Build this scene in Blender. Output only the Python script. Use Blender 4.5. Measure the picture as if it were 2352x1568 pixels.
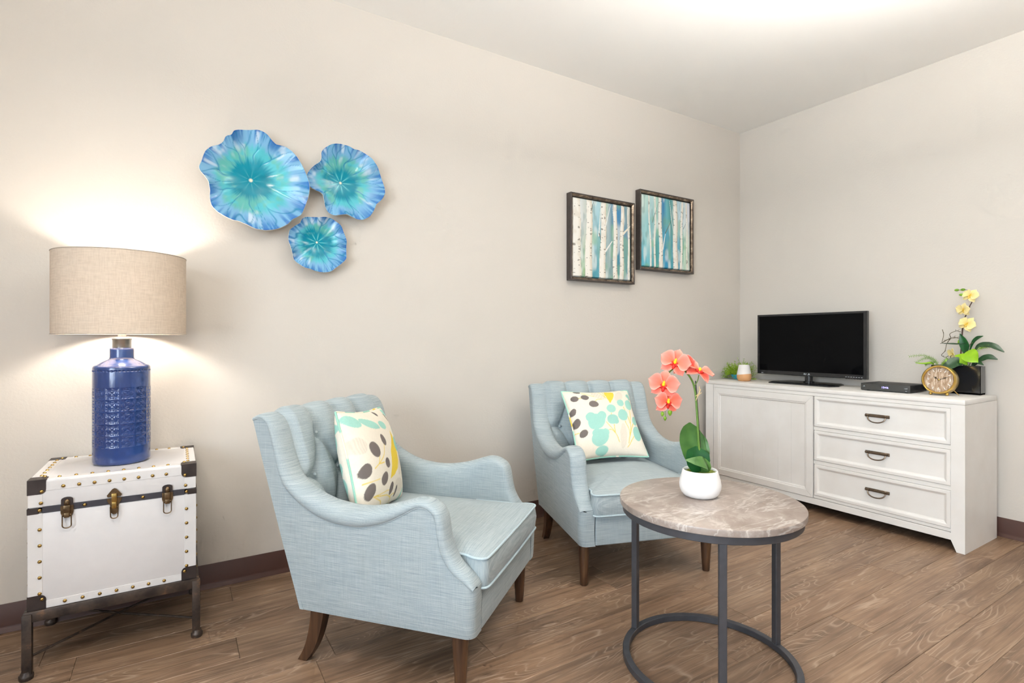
import bpy, bmesh, math, random
import numpy as np
from mathutils import Vector, Matrix, Euler

for o in list(bpy.data.objects):
    bpy.data.objects.remove(o, do_unlink=True)
SC = bpy.context.scene
COL = SC.collection
PI = math.pi
rad = math.radians
random.seed(7)

# ------------------------------------------------------------------ camera
cam_d = bpy.data.cameras.new('camera')
cam_d.sensor_width = 36.0
cam_d.lens = 36.0 * 1228.26 / 2352.0
cam_d.shift_y = -6.6 / 2352.0
cam_d.clip_start = 0.05
cam = bpy.data.objects.new('camera', cam_d)
COL.objects.link(cam)
cam.location = (-3.8405, -2.6752, 1.0842)
cam.rotation_euler = (rad(90), 0, 1.01149 - PI / 2)
SC.camera = cam

# ------------------------------------------------------------------ world, light, exposure
W = bpy.data.worlds.new('world')
SC.world = W
W.use_nodes = True
W.node_tree.nodes['Background'].inputs[0].default_value = (0.80, 0.90, 1.0, 1)
W.node_tree.nodes['Background'].inputs[1].default_value = 1.0
SC.view_settings.view_transform = 'Standard'
SC.view_settings.look = 'None'
SC.view_settings.gamma = 1.0
SC.view_settings.use_curve_mapping = False
SC.view_settings.exposure = 0.06
SC.cycles.use_denoising = True
SC.cycles.max_bounces = 6
SC.cycles.diffuse_bounces = 4
SC.cycles.glossy_bounces = 3
SC.cycles.transmission_bounces = 4
SC.cycles.use_adaptive_sampling = True
SC.cycles.adaptive_threshold = 0.1
SC.cycles.adaptive_min_samples = 12
SC.cycles.sample_clamp_indirect = 6.0
SC.cycles.caustics_reflective = False
SC.cycles.caustics_refractive = False


def area(name, loc, target, sx, sy, power, color, shape='RECTANGLE', spread=180):
    d = bpy.data.lights.new(name, 'AREA')
    d.shape = shape
    d.size = sx
    d.size_y = sy
    d.energy = power
    d.color = color
    d.spread = rad(spread)
    o = bpy.data.objects.new(name, d)
    COL.objects.link(o)
    o.location = loc
    o.rotation_euler = (Vector(target) - Vector(loc)).to_track_quat('-Z', 'Y').to_euler()
    return o


H = 2.733                       # ceiling height
RX, RY = -5.9, -4.7             # far ends of the room behind the camera
# daylight coming through the two windows behind the camera
area('window_daylight_side', (RX + 0.06, -3.2, 1.45), (0, -1.6, 1.5), 2.0, 1.5, 68, (0.76, 0.88, 1.0), 'RECTANGLE', 120)
area('window_daylight_rear', (-4.4, RY + 0.06, 1.45), (-2.6, 0, 1.25), 2.2, 1.5, 14, (0.74, 0.87, 1.0))
# unseen bowl lights: first placed from the shadows, second added to brighten the ceiling
LAMPS = [(-4.10, -1.95, 10, 40.0), (-1.95, -2.15, 96, 2.0)]
for lx, ly, pw, glow in LAMPS:
    area('bounce_fill_uplight', (lx, ly, H - 0.52), (lx, ly + 0.0001, H), 0.26, 0.26, pw, (1.0, 0.985, 0.96), 'DISK')  # added upward light standing in for flash bounced off the ceiling


# ------------------------------------------------------------------ helpers
def lin(r, g, b):
    def c(v):
        v = v / 255.0
        return v / 12.92 if v <= 0.04045 else ((v + 0.055) / 1.055) ** 2.4
    return (c(r), c(g), c(b))


def rgba(c):
    return (c[0], c[1], c[2], 1.0)


class MB:
    def __init__(s):
        s.v = []
        s.f = []

    def add(s, vs, fs):
        n = len(s.v)
        s.v.extend([tuple(map(float, p)) for p in vs])
        s.f.extend([tuple(i + n for i in f) for f in fs])
        return s

    def box(s, x0, x1, y0, y1, z0, z1, bev=0.0, seg=2, M=None):
        bm = bmesh.new()
        bmesh.ops.create_cube(bm, size=1.0)
        for v in bm.verts:
            v.co = Vector(((x0 + x1) / 2 + v.co.x * (x1 - x0), (y0 + y1) / 2 + v.co.y * (y1 - y0),
                           (z0 + z1) / 2 + v.co.z * (z1 - z0)))
        if bev > 0:
            bmesh.ops.bevel(bm, geom=bm.edges[:], offset=bev, segments=seg, affect='EDGES', profile=0.5)
        bm.verts.index_update()
        vs = [(M @ v.co if M else v.co) for v in bm.verts]
        fs = [[v.index for v in f.verts] for f in bm.faces]
        bm.free()
        return s.add(vs, fs)

    def lathe(s, prof, n=32, c=(0, 0, 0), cap0=True, cap1=True, M=None):
        vs, fs = [], []
        m = len(prof)
        for (r, z) in prof:
            for k in range(n):
                a = 2 * PI * k / n
                vs.append((c[0] + r * math.cos(a), c[1] + r * math.sin(a), c[2] + z))
        for i in range(m - 1):
            for k in range(n):
                a, b = i * n + k, i * n + (k + 1) % n
                fs.append((a, b, b + n, a + n))
        if cap0:
            fs.append(tuple(reversed(range(n))))
        if cap1:
            fs.append(tuple(range((m - 1) * n, m * n)))
        if M:
            vs = [M @ Vector(v) for v in vs]
        return s.add(vs, fs)

    def tube(s, pts, r, n=8, closed=False, cap=True):
        P = [Vector(p) for p in pts]
        m = len(P)
        rs = r if isinstance(r, (list, tuple)) else [r] * m
        T = []
        for i in range(m):
            if closed:
                t = P[(i + 1) % m] - P[i - 1]
            else:
                t = P[min(i + 1, m - 1)] - P[max(i - 1, 0)]
            T.append(t.normalized() if t.length > 1e-9 else Vector((0, 0, 1)))
        ref = Vector((0, 0, 1)) if abs(T[0].z) < 0.9 else Vector((1, 0, 0))
        nrm = (ref - T[0] * ref.dot(T[0])).normalized()
        vs, fs = [], []
        for i in range(m):
            nrm = nrm - T[i] * nrm.dot(T[i])
            nrm = nrm.normalized() if nrm.length > 1e-6 else T[i].orthogonal().normalized()
            bn = T[i].cross(nrm)
            for k in range(n):
                a = 2 * PI * k / n
                vs.append(P[i] + (nrm * math.cos(a) + bn * math.sin(a)) * rs[i])
        for i in range(m if closed else m - 1):
            j = (i + 1) % m
            for k in range(n):
                fs.append((i * n + k, i * n + (k + 1) % n, j * n + (k + 1) % n, j * n + k))
        if cap and not closed:
            fs.append(tuple(reversed(range(n))))
            fs.append(tuple(range((m - 1) * n, m * n)))
        return s.add(vs, fs)

    def ball(s, c, r, nu=12, nv=8):
        rx, ry, rz = r if isinstance(r, (list, tuple)) else (r, r, r)
        vs, fs = [], []
        for i in range(1, nv):
            t = PI * i / nv
            for k in range(nu):
                a = 2 * PI * k / nu
                vs.append((c[0] + rx * math.sin(t) * math.cos(a), c[1] + ry * math.sin(t) * math.sin(a),
                           c[2] + rz * math.cos(t)))
        top, bot = len(vs), len(vs) + 1
        vs += [(c[0], c[1], c[2] + rz), (c[0], c[1], c[2] - rz)]
        for i in range(nv - 2):
            for k in range(nu):
                a, b = i * nu + k, i * nu + (k + 1) % nu
                fs.append((a, a + nu, b + nu, b))
        for k in range(nu):
            fs.append((top, k, (k + 1) % nu))
            q = (nv - 2) * nu
            fs.append((bot, q + (k + 1) % nu, q + k))
        return s.add(vs, fs)

    def grid(s, G, closed_u=False, closed_v=False, flip=False):
        """G: array (a,b,3)"""
        G = np.asarray(G, float)
        a, b = G.shape[:2]
        fs = []
        for i in range(a if closed_u else a - 1):
            for j in range(b if closed_v else b - 1):
                i2, j2 = (i + 1) % a, (j + 1) % b
                q = (i * b + j, i2 * b + j, i2 * b + j2, i * b + j2)
                fs.append(q[::-1] if flip else q)
        return s.add([tuple(p) for p in G.reshape(-1, 3)], fs)

    def prism(s, poly, axis, a0, a1):
        """poly: list of 2D points; axis 'x','y','z' extruded from a0 to a1"""
        def mk(p, a):
            return {'x': (a, p[0], p[1]), 'y': (p[0], a, p[1]), 'z': (p[0], p[1], a)}[axis]
        n = len(poly)
        vs = [mk(p, a0) for p in poly] + [mk(p, a1) for p in poly]
        fs = [tuple(range(n))[::-1], tuple(range(n, 2 * n))]
        for k in range(n):
            fs.append((k, (k + 1) % n, n + (k + 1) % n, n + k))
        return s.add(vs, fs)

    def mesh(s, name, smooth=True, angle=40, colors=None, fixn=True):
        me = bpy.data.meshes.new(name)
        me.from_pydata(s.v, [], s.f)
        if fixn:
            bm = bmesh.new()
            bm.from_mesh(me)
            bmesh.ops.recalc_face_normals(bm, faces=bm.faces[:])
            bm.to_mesh(me)
            bm.free()
        if smooth:
            me.shade_smooth()
            me.set_sharp_from_angle(angle=rad(angle))
        if colors is not None:
            at = me.color_attributes.new('Col', 'FLOAT_COLOR', 'POINT')
            c = np.ones((len(s.v), 4), np.float32)
            c[:, :3] = colors
            at.data.foreach_set('color', c.ravel())
        me.update()
        return me


def link(name, me, mat=None, parent=None, loc=None, rot=None):
    o = bpy.data.objects.new(name, me)
    COL.objects.link(o)
    if mat is not None and len(me.materials) == 0:
        me.materials.append(mat)
    if parent is not None:
        o.parent = parent
    if loc is not None:
        o.location = loc
    if rot is not None:
        o.rotation_euler = rot
    return o


def part(name, mb, mat, parent, smooth=True, angle=40, colors=None, loc=None, rot=None, label=None, fixn=True):
    o = link(name, mb.mesh(name, smooth, angle, colors, fixn), mat, parent, loc, rot)
    if label:
        o['label'] = label
    return o


def thing(name, label, cat, loc=(0, 0, 0), rotz=0.0, group=None):
    o = bpy.data.objects.new(name, None)
    o.empty_display_size = 0.1
    COL.objects.link(o)
    o.location = loc
    o.rotation_euler = (0, 0, rotz)
    o['label'] = label
    o['category'] = cat
    if group:
        o['group'] = group
    return o


def structure(name, mb, mat, label, cat, smooth=False):
    o = part(name, mb, mat, None, smooth)
    o['kind'] = 'structure'
    o['label'] = label
    o['category'] = cat
    return o


def text_mb(txt, size, align='CENTER', extrude=0.0):
    cu = bpy.data.curves.new('text_tmp', 'FONT')
    cu.body = txt
    cu.size = size
    cu.align_x = align
    cu.align_y = 'CENTER'
    cu.extrude = extrude
    cu.resolution_u = 3
    ob = bpy.data.objects.new('text_tmp', cu)
    COL.objects.link(ob)
    dg = bpy.context.evaluated_depsgraph_get()
    ev = ob.evaluated_get(dg)
    me = ev.to_mesh()
    mb = MB().add([v.co[:] for v in me.vertices], [tuple(p.vertices) for p in me.polygons])
    ev.to_mesh_clear()
    bpy.data.objects.remove(ob, do_unlink=True)
    bpy.data.curves.remove(cu)
    return mb


def catmull(P, n):
    P = np.asarray(P, float)
    Q = np.vstack([2 * P[0] - P[1], P, 2 * P[-1] - P[-2]])
    m = len(P) - 1
    out = []
    for t in np.linspace(0, m, n):
        i = min(int(t), m - 1)
        u = t - i
        p0, p1, p2, p3 = Q[i], Q[i + 1], Q[i + 2], Q[i + 3]
        out.append(0.5 * ((2 * p1) + (-p0 + p2) * u + (2 * p0 - 5 * p1 + 4 * p2 - p3) * u ** 2 +
                          (-p0 + 3 * p1 - 3 * p2 + p3) * u ** 3))
    return np.array(out)


def vnoise(x, y, seed=0):
    """smooth value noise in 0..1 for numpy arrays"""
    x = np.asarray(x, float)
    y = np.asarray(y, float)
    xi, yi = np.floor(x).astype(np.int64), np.floor(y).astype(np.int64)
    xf, yf = x - xi, y - yi
    u, v = xf * xf * (3 - 2 * xf), yf * yf * (3 - 2 * yf)

    def h(a, b):
        n = (a * 374761393 + b * 668265263 + seed * 974711) & 0x7fffffff
        n = ((n ^ (n >> 13)) * 1274126177) & 0x7fffffff
        return ((n ^ (n >> 16)) & 0xffff) / 65535.0
    return (h(xi, yi) * (1 - u) + h(xi + 1, yi) * u) * (1 - v) + (h(xi, yi + 1) * (1 - u) + h(xi + 1, yi + 1) * u) * v


def mix(a, b, t):
    t = np.clip(t, 0, 1)[..., None]
    return a * (1 - t) + b * t


def sst(a, b, x):
    t = np.clip((x - a) / (b - a), 0, 1)
    return t * t * (3 - 2 * t)


# ------------------------------------------------------------------ materials
class NT:
    def __init__(s, name):
        s.m = bpy.data.materials.new(name)
        s.m.use_nodes = True
        s.t = s.m.node_tree
        s.b = s.t.nodes['Principled BSDF']

    def n(s, typ, **kw):
        nd = s.t.nodes.new(typ)
        for k, v in kw.items():
            if k.startswith('i_'):
                key = k[2:]
                key = int(key) if key.isdigit() else key.replace('_', ' ')
                nd.inputs[key].default_value = v
            else:
                setattr(nd, k, v)
        return nd

    def l(s, a, b):
        s.t.links.new(a, b)

    def set(s, **kw):
        for k, v in kw.items():
            s.b.inputs[k.replace('_', ' ')].default_value = v

    def coords(s, scale=(1, 1, 1), kind='Object', offset=None):
        tc = s.n('ShaderNodeTexCoord')
        mp = s.n('ShaderNodeMapping')
        mp.inputs['Scale'].default_value = scale
        s.l(tc.outputs[kind], mp.inputs['Vector'])
        return mp.outputs['Vector']

    def noise(s, vec, scale=5.0, detail=3.0, rough=0.5, dist=0.0):
        nd = s.n('ShaderNodeTexNoise')
        nd.inputs['Scale'].default_value = scale
        nd.inputs['Detail'].default_value = detail
        nd.inputs['Roughness'].default_value = rough
        nd.inputs['Distortion'].default_value = dist
        s.l(vec, nd.inputs['Vector'])
        return nd.outputs['Fac']

    def ramp(s, fac, stops, interp='LINEAR'):
        nd = s.n('ShaderNodeValToRGB')
        nd.color_ramp.interpolation = interp
        e = nd.color_ramp.elements
        while len(e) < len(stops):
            e.new(0.5)
        for i, (p, c) in enumerate(stops):
            e[i].position = p
            e[i].color = rgba(c) if len(c) == 3 else c
        s.l(fac, nd.inputs['Fac'])
        return nd.outputs['Color']

    def mixc(s, fac, a, b, blend='MIX'):
        nd = s.n('ShaderNodeMix')
        nd.data_type = 'RGBA'
        nd.blend_type = blend
        for sock, val in ((nd.inputs['Factor'], fac), (nd.inputs['A'], a), (nd.inputs['B'], b)):
            pass
        ins = {'f': nd.inputs[0], 'a': nd.inputs[6], 'b': nd.inputs[7]}
        for key, val in (('f', fac), ('a', a), ('b', b)):
            if isinstance(val, (int, float)):
                ins[key].default_value = val
            elif isinstance(val, tuple):
                ins[key].default_value = rgba(val)
            else:
                s.l(val, ins[key])
        return nd.outputs[2]

    def math(s, op, a, b=0.0):
        nd = s.n('ShaderNodeMath')
        nd.operation = op
        for i, v in enumerate((a, b)):
            if isinstance(v, (int, float)):
                nd.inputs[i].default_value = v
            else:
                s.l(v, nd.inputs[i])
        return nd.outputs[0]

    def bump(s, h, strength=0.2, dist=0.002):
        nd = s.n('ShaderNodeBump')
        nd.inputs['Strength'].default_value = strength
        nd.inputs['Distance'].default_value = dist
        s.l(h, nd.inputs['Height'])
        s.l(nd.outputs['Normal'], s.b.inputs['Normal'])

    def color(s, c):
        if isinstance(c, tuple):
            s.b.inputs['Base Color'].default_value = rgba(c)
        else:
            s.l(c, s.b.inputs['Base Color'])
        return s


def simple(name, c, rough=0.5, metal=0.0, spec=0.5, var=0.06, scale=40.0, bump=0.0, coat=0.0):
    """plain procedural material: base colour with slight noise variation"""
    t = NT(name)
    v = t.coords()
    f = t.noise(v, scale, 2.0)
    lo = tuple(x * (1 - var) for x in c)
    hi = tuple(min(1.0, x * (1 + var)) for x in c)
    t.color(t.ramp(f, [(0.3, lo), (0.7, hi)]))
    t.set(Roughness=rough, Metallic=metal)
    t.b.inputs['Specular IOR Level'].default_value = spec
    if coat:
        t.b.inputs['Coat Weight'].default_value = coat
        t.b.inputs['Coat Roughness'].default_value = 0.08
    if bump:
        t.bump(f, bump, 0.001)
    return t.m


def painted(name, rough=0.3, spec=0.5, coat=0.0, sss=0.0, noise_amt=0.0):
    """material whose colour comes from the mesh's own printed colour layer"""
    t = NT(name)
    a = t.n('ShaderNodeAttribute')
    a.attribute_name = 'Col'
    c = a.outputs['Color']
    if noise_amt:
        v = t.coords((1, 1, 1))
        f = t.noise(v, 700, 2)
        c = t.mixc(noise_amt, c, t.ramp(f, [(0.35, (0.45, 0.45, 0.45)), (0.65, (1, 1, 1))]), 'MULTIPLY')
    t.color(c)
    t.set(Roughness=rough)
    t.b.inputs['Specular IOR Level'].default_value = spec
    if coat:
        t.b.inputs['Coat Weight'].default_value = coat
        t.b.inputs['Coat Roughness'].default_value = 0.05
    if sss:
        t.b.inputs['Subsurface Weight'].default_value = sss
        t.b.inputs['Subsurface Radius'].default_value = (0.01, 0.005, 0.003)
    return t.m


def emission(name, c, strength):
    t = NT(name)
    t.color(c)
    t.b.inputs['Emission Color'].default_value = rgba(c)
    t.b.inputs['Emission Strength'].default_value = strength
    return t.m


M = {}


def wall_mat(name, c, bump=0.25):
    t = NT(name)
    v = t.coords()
    f = t.noise(v, 90, 3, 0.6)
    big = t.noise(v, 1.3, 2)
    t.color(t.ramp(big, [(0.3, tuple(x * 0.985 for x in c)), (0.7, tuple(x * 1.015 for x in c))]))
    t.set(Roughness=0.75)
    t.b.inputs['Specular IOR Level'].default_value = 0.25
    t.bump(f, bump, 0.003)
    return t.m


M['wall'] = wall_mat('wall_paint', lin(210, 203, 193))
M['ceiling'] = wall_mat('ceiling_paint', lin(246, 244, 240), 0.12)
M['base'] = simple('baseboard_vinyl', lin(76, 48, 39), 0.4, 0, 0.4, 0.05, 6)
M['window_white'] = simple('window_white', lin(232, 232, 230), 0.4)


def wood_floor():
    t = NT('vinyl_wood_plank')
    tc = t.n('ShaderNodeTexCoord')
    oi = t.n('ShaderNodeObjectInfo')
    cmb = t.n('ShaderNodeCombineXYZ')
    t.l(t.math('MULTIPLY', oi.outputs['Random'], 37.0), cmb.inputs['X'])
    t.l(t.math('MULTIPLY', oi.outputs['Random'], 91.0), cmb.inputs['Y'])
    add = t.n('ShaderNodeVectorMath')
    t.l(tc.outputs['Object'], add.inputs[0])
    t.l(cmb.outputs[0], add.inputs[1])

    def mp(scale):
        m = t.n('ShaderNodeMapping')
        m.inputs['Scale'].default_value = scale
        t.l(add.outputs[0], m.inputs['Vector'])
        return m.outputs['Vector']
    # slow tone drift, long cathedral figure, thin limed lines and fine pores
    drift = t.noise(mp((1.6, 5.0, 1)), 1.6, 3, 0.55)
    figure = t.noise(mp((1.1, 7.5, 1)), 1.0, 2.0, 0.45, 0.6)
    rings = t.math('FRACT', t.math('MULTIPLY', figure, 27.0))
    ringl = t.ramp(rings, [(0.0, (1, 1, 1)), (0.12, (0.3, 0.3, 0.3)), (0.25, (0, 0, 0)), (0.85, (0, 0, 0)), (1.0, (0.9, 0.9, 0.9))])
    mask = t.ramp(t.noise(mp((1.3, 6.0, 1)), 2.3, 2), [(0.42, (0, 0, 0)), (0.60, (1, 1, 1))])
    streak = t.noise(mp((5.0, 210.0, 1)), 1.0, 3, 0.6)
    streak2 = t.noise(mp((2.0, 60.0, 1)), 1.0, 3, 0.6)
    base = t.ramp(drift, [(0.25, lin(106, 84, 66)), (0.5, lin(130, 105, 84)), (0.75, lin(150, 124, 100))])
    hue = t.ramp(oi.outputs['Random'], [(0.0, (0.94, 0.93, 0.92)), (0.5, (1.02, 1.0, 0.98)), (1.0, (1.10, 1.05, 1.0))])
    base = t.mixc(1.0, base, hue, 'MULTIPLY')
    base = t.mixc(0.75, base, t.ramp(streak2, [(0.36, (0.60, 0.57, 0.55)), (0.58, (1.05, 1.05, 1.05))]), 'MULTIPLY')
    base = t.mixc(t.math('MULTIPLY', t.ramp(streak, [(0.56, (0, 0, 0)), (0.72, (1, 1, 1))]), 0.5), base, lin(176, 154, 132))
    fac = t.math('MULTIPLY', t.math('MULTIPLY', ringl, mask), 0.5)
    base = t.mixc(fac, base, lin(190, 167, 145))
    t.color(base)
    t.set(Roughness=0.42)
    t.b.inputs['Specular IOR Level'].default_value = 0.4
    t.bump(streak, 0.12, 0.001)
    return t.m


M['floor'] = wood_floor()
M['floor_gap'] = simple('plank_gap', lin(70, 52, 42), 0.8)
# ------------------------------------------------------------------ the room
structure('wall_left', MB().box(RX, 0.12, 0, 0.12, 0, H), M['wall'], 'long greige wall with the three blue plates and two pictures', 'wall')
structure('wall_right', MB().box(0, 0.12, RY, 0, 0, H), M['wall'], 'pale greige wall behind the white dresser', 'wall')
structure('ceiling', MB().box(RX - 0.12, 0.12, RY - 0.12, 0.12, H, H + 0.1), M['ceiling'], 'smooth white ceiling', 'ceiling')


def wall_with_window(name, label, along, a0, a1, w0, w1, z0, z1, p0, p1):
    mb = MB()
    for (b0, b1, c0, c1) in ((a0, w0, 0, H), (w1, a1, 0, H), (w0, w1, 0, z0), (w0, w1, z1, H)):
        if along == 'x':
            mb.box(b0, b1, p0, p1, c0, c1)
        else:
            mb.box(p0, p1, b0, b1, c0, c1)
    return structure(name, mb, M['wall'], label, 'wall')


wall_with_window('wall_side', 'greige wall with a window behind the camera', 'y', RY, 0.0, -4.2, -2.2, 0.7, 2.2, RX - 0.12, RX)
wall_with_window('wall_rear', 'greige wall facing the seating group behind the camera', 'x', RX - 0.12, 0.12, -5.5, -3.3, 0.7, 2.2, RY - 0.12, RY)


def window(name, along, w0, w1, z0, z1, p):
    mb = MB()
    n = 3
    bars = [(w0, w1, z0, z0 + 0.05), (w0, w1, z1 - 0.05, z1), (w0, w0 + 0.05, z0, z1), (w1 - 0.05, w1, z0, z1)]
    for k in range(1, n):
        c = w0 + (w1 - w0) * k / n
        bars.append((c - 0.02, c + 0.02, z0, z1))
    for (b0, b1, c0, c1) in bars:
        if along == 'x':
            mb.box(b0, b1, p - 0.05, p, c0, c1)
        else:
            mb.box(p - 0.05, p, b0, b1, c0, c1)
    o = structure(name, mb, M['window_white'], 'white framed window behind the camera', 'window')
    return o


window('window_1', 'y', -4.2, -2.2, 0.7, 2.2, RX - 0.06)
window('window_2', 'x', -5.5, -3.3, 0.7, 2.2, RY - 0.06)

# floor: slab with one object per plank
floor = structure('floor', MB().box(RX, 0, RY, 0, -0.08, -0.006), M['floor_gap'], 'brown wood-look plank floor', 'floor')
PW, PL = 0.152, 1.22
plank_cache = {}


def plank_mesh(L, Wd):
    key = (round(L, 3), round(Wd, 3))
    if key in plank_cache:
        return plank_cache[key]
    x, y, g, b = L / 2, Wd / 2, 0.0004, 0.0012
    mb = MB()
    vs = [(-x + g, -y + g, -0.006), (x - g, -y + g, -0.006), (x - g, y - g, -0.006), (-x + g, y - g, -0.006),
          (-x + g, -y + g, -b), (x - g, -y + g, -b), (x - g, y - g, -b), (-x + g, y - g, -b),
          (-x + g + b, -y + g + b, 0), (x - g - b, -y + g + b, 0), (x - g - b, y - g - b, 0), (-x + g + b, y - g - b, 0)]
    fs = [(8, 9, 10, 11)]
    for k in range(4):
        j = (k + 1) % 4
        fs += [(k, j, 4 + j, 4 + k), (4 + k, 4 + j, 8 + j, 8 + k)]
    mb.add(vs, fs)
    me = mb.mesh('plank', smooth=False)
    me.materials.append(M['floor'])
    plank_cache[key] = me
    return me


joints = {1: -3.645, 3: -4.13, 7: -2.92, 4: -3.66}
rows = [(-0.04, 0.0)] + [(-0.04 - PW * (k + 1), -0.04 - PW * k) for k in range(31)]
rng = random.Random(3)
for ri, (y0, y1) in enumerate(rows):
    y0 = max(y0, RY)
    if y1 - y0 < 0.02:
        continue
    jx = joints.get(ri, RX + rng.uniform(0, PL) + PL)
    while jx > RX:
        jx -= PL
    cuts = [RX]
    x = jx + PL
    while x < -0.02:
        if x - cuts[-1] > 0.05:
            cuts.append(x)
        x += PL
    cuts.append(0.0)
    for a, b in zip(cuts[:-1], cuts[1:]):
        o = link('plank', plank_mesh(b - a, y1 - y0), None, floor, ((a + b) / 2, (y0 + y1) / 2, 0))

# vinyl cove baseboards
BH = 0.1026
prof = [(0, 0), (0.016, 0), (0.0155, 0.003), (0.008, 0.011), (0.005, 0.022), (0.0045, BH - 0.002), (0.003, BH), (0, BH)]
structure('baseboard_left', MB().prism([(-a, z) for a, z in prof], 'x', RX, -0.0), M['base'], 'dark brown vinyl baseboard along the picture wall', 'baseboard', True)
structure('baseboard_right', MB().prism([(-a, z) for a, z in prof], 'y', RY, -0.005), M['base'], 'dark brown vinyl baseboard behind the white dresser', 'baseboard', True)

# ceiling lamps (out of frame, the second added as fill): canopy, stem, glass bowl
M['nickel'] = simple('brushed_nickel', lin(190, 186, 180), 0.3, 1.0, 0.5, 0.05, 60)
for (lx, ly, pw, glow), lab in zip(LAMPS, ('glass bowl ceiling light on the trunk side of the camera', 'added fill light in a glass bowl on the dresser side of the camera')):
    cl = thing('unseen_ceiling_light', lab, 'ceiling lamp', (lx, ly, H - 0.62), 0, 'glass bowl ceiling lights')
    part('canopy', MB().lathe([(0.07, 0.605), (0.075, 0.6199), (0.02, 0.62)], 28), M['nickel'], cl)
    part('stem', MB().lathe([(0.009, 0.005), (0.009, 0.61)], 12), M['nickel'], cl)
    part('glass_bowl', MB().lathe([(0.02, 0.0), (0.09, 0.008), (0.15, 0.03), (0.185, 0.07), (0.18, 0.072), (0.145, 0.036), (0.09, 0.014), (0.02, 0.006)], 40), emission('light_glass', (1.0, 0.92, 0.82), glow), cl)
# ------------------------------------------------------------------ trunk on a metal stand, table lamp
M['trunk'] = simple('trunk_white', lin(215, 212, 211), 0.38, 0, 0.4, 0.015, 30)
M['trunk_edge'] = simple('trunk_edging', lin(218, 215, 213), 0.34, 0, 0.4, 0.015, 30)
M['black_metal'] = simple('trunk_black_metal', lin(66, 58, 56), 0.42, 0.55, 0.5, 0.2, 25)
M['strap'] = simple('trunk_strap', lin(62, 60, 66), 0.5, 0.1, 0.4, 0.1, 40)
M['brass'] = simple('antique_brass', lin(172, 142, 84), 0.28, 1.0, 0.5, 0.15, 60)
M['bronze'] = simple('antique_bronze', lin(112, 92, 68), 0.36, 0.9, 0.5, 0.3, 70)


def worn_metal():
    t = NT('worn_dark_metal')
    v = t.coords()
    f = t.noise(v, 14, 4, 0.65)
    t.color(t.ramp(f, [(0.35, lin(58, 51, 48)), (0.60, lin(88, 76, 68)), (0.72, lin(150, 112, 82))]))
    t.set(Roughness=0.42, Metallic=0.6)
    return t.m


M['worn'] = worn_metal()

TX0, TX1, TY0, TY1, TZ0, TZ1 = -4.245, -3.783, -0.408, -0.022, 0.213, 0.628
ZS0, ZS1 = 0.521, 0.542            # strap between body and lid

# stand
st = thing('trunk_stand', 'low bronze-black metal stand with crossed rods under the white trunk', 'stand', ((TX0 + TX1) / 2, (TY0 + TY1) / 2, 0))
ox, oy = st.location.x, st.location.y
hw, hd = 0.241, 0.203
part('top_frame', MB().box(-hw, hw, -hd, -hd + 0.022, 0.178, 0.2125, 0.002).box(-hw, hw, hd - 0.022, hd, 0.178, 0.2125, 0.002)
     .box(-hw, -hw + 0.022, -hd + 0.02, hd - 0.02, 0.178, 0.2125, 0.002).box(hw - 0.022, hw, -hd + 0.02, hd - 0.02, 0.178, 0.2125, 0.002), M['worn'], st)
leg_me = None
for sx in (-1, 1):
    for sy in (-1, 1):
        cx, cy = sx * (hw - 0.009), sy * (hd - 0.009)
        mb = MB().box(cx - 0.0125, cx + 0.0125, cy - 0.0125, cy + 0.0125, 0.012, 0.206, 0.002)
        leg = part('leg', mb, M['worn'], st)
        fx, fy = cx + sx * 0.002, cy + sy * 0.002
        part('foot', MB().lathe([(0.013, 0.026), (0.0155, 0.018), (0.019, 0.014), (0.0195, 0.008), (0.018, 0.0)], 20, (fx, fy, 0)), M['worn'], leg)
for s in (-1, 1):
    part('cross_rod', MB().tube([(-hw + 0.012, -s * (hd - 0.012), 0.066), (0, 0, 0.066 + 0.004 * s), (hw - 0.012, s * (hd - 0.012), 0.066)], 0.0042, 8), M['worn'], st)

# trunk
tr = thing('storage_trunk', 'white steamer trunk with black corners and brass studs under the lamp', 'trunk', ((TX0 + TX1) / 2, (TY0 + TY1) / 2, TZ0))
ux, uy = tr.location.x, tr.location.y
tw, td = (TX1 - TX0) / 2, (TY1 - TY0) / 2
zs0, zs1, zt = ZS0 - TZ0, ZS1 - TZ0, TZ1 - TZ0
body = part('body', MB().box(-tw, tw, -td, td, 0, zs0, 0.003), M['trunk'], tr)
lid = part('lid', MB().box(-tw, tw, -td, td, zs1 - 0.004, zt, 0.006, 3), M['trunk'], tr)
# white edging bands, 1 mm proud
ew, e = 0.036, 0.0012
f = -td - e


def fband(x0, x1, z0, z1, par):
    part('edging', MB().box(x0, x1, f, -td + 0.002, z0, z1, 0.0005, 1), M['trunk_edge'], par)


fband(-tw, -tw + ew, 0, zs0, body)
fband(tw - ew, tw, 0, zs0, body)
fband(-tw + ew, tw - ew, 0, 0.024, body)
fband(-tw, -tw + ew, zs1, zt - 0.006, lid)
fband(tw - ew, tw, zs1, zt - 0.006, lid)
fband(-tw + ew, tw - ew, zt - 0.036, zt - 0.006, lid)
for sx in (-1, 1):
    xs = sx * tw
    part('edging', MB().box(min(xs, xs + sx * e), max(xs, xs + sx * e), -td, -td + ew, 0, zs0, 0.0004, 1), M['trunk_edge'], body)
    part('edging', MB().box(min(xs, xs + sx * e), max(xs, xs + sx * e), td - ew, td, 0, zs0, 0.0004, 1), M['trunk_edge'], body)
    part('edging', MB().box(xs - ew if sx > 0 else xs, xs if sx > 0 else xs + ew, -td + 0.006, td - 0.006, zt - 0.002, zt + e, 0.0005, 1), M['trunk_edge'], lid)
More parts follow.
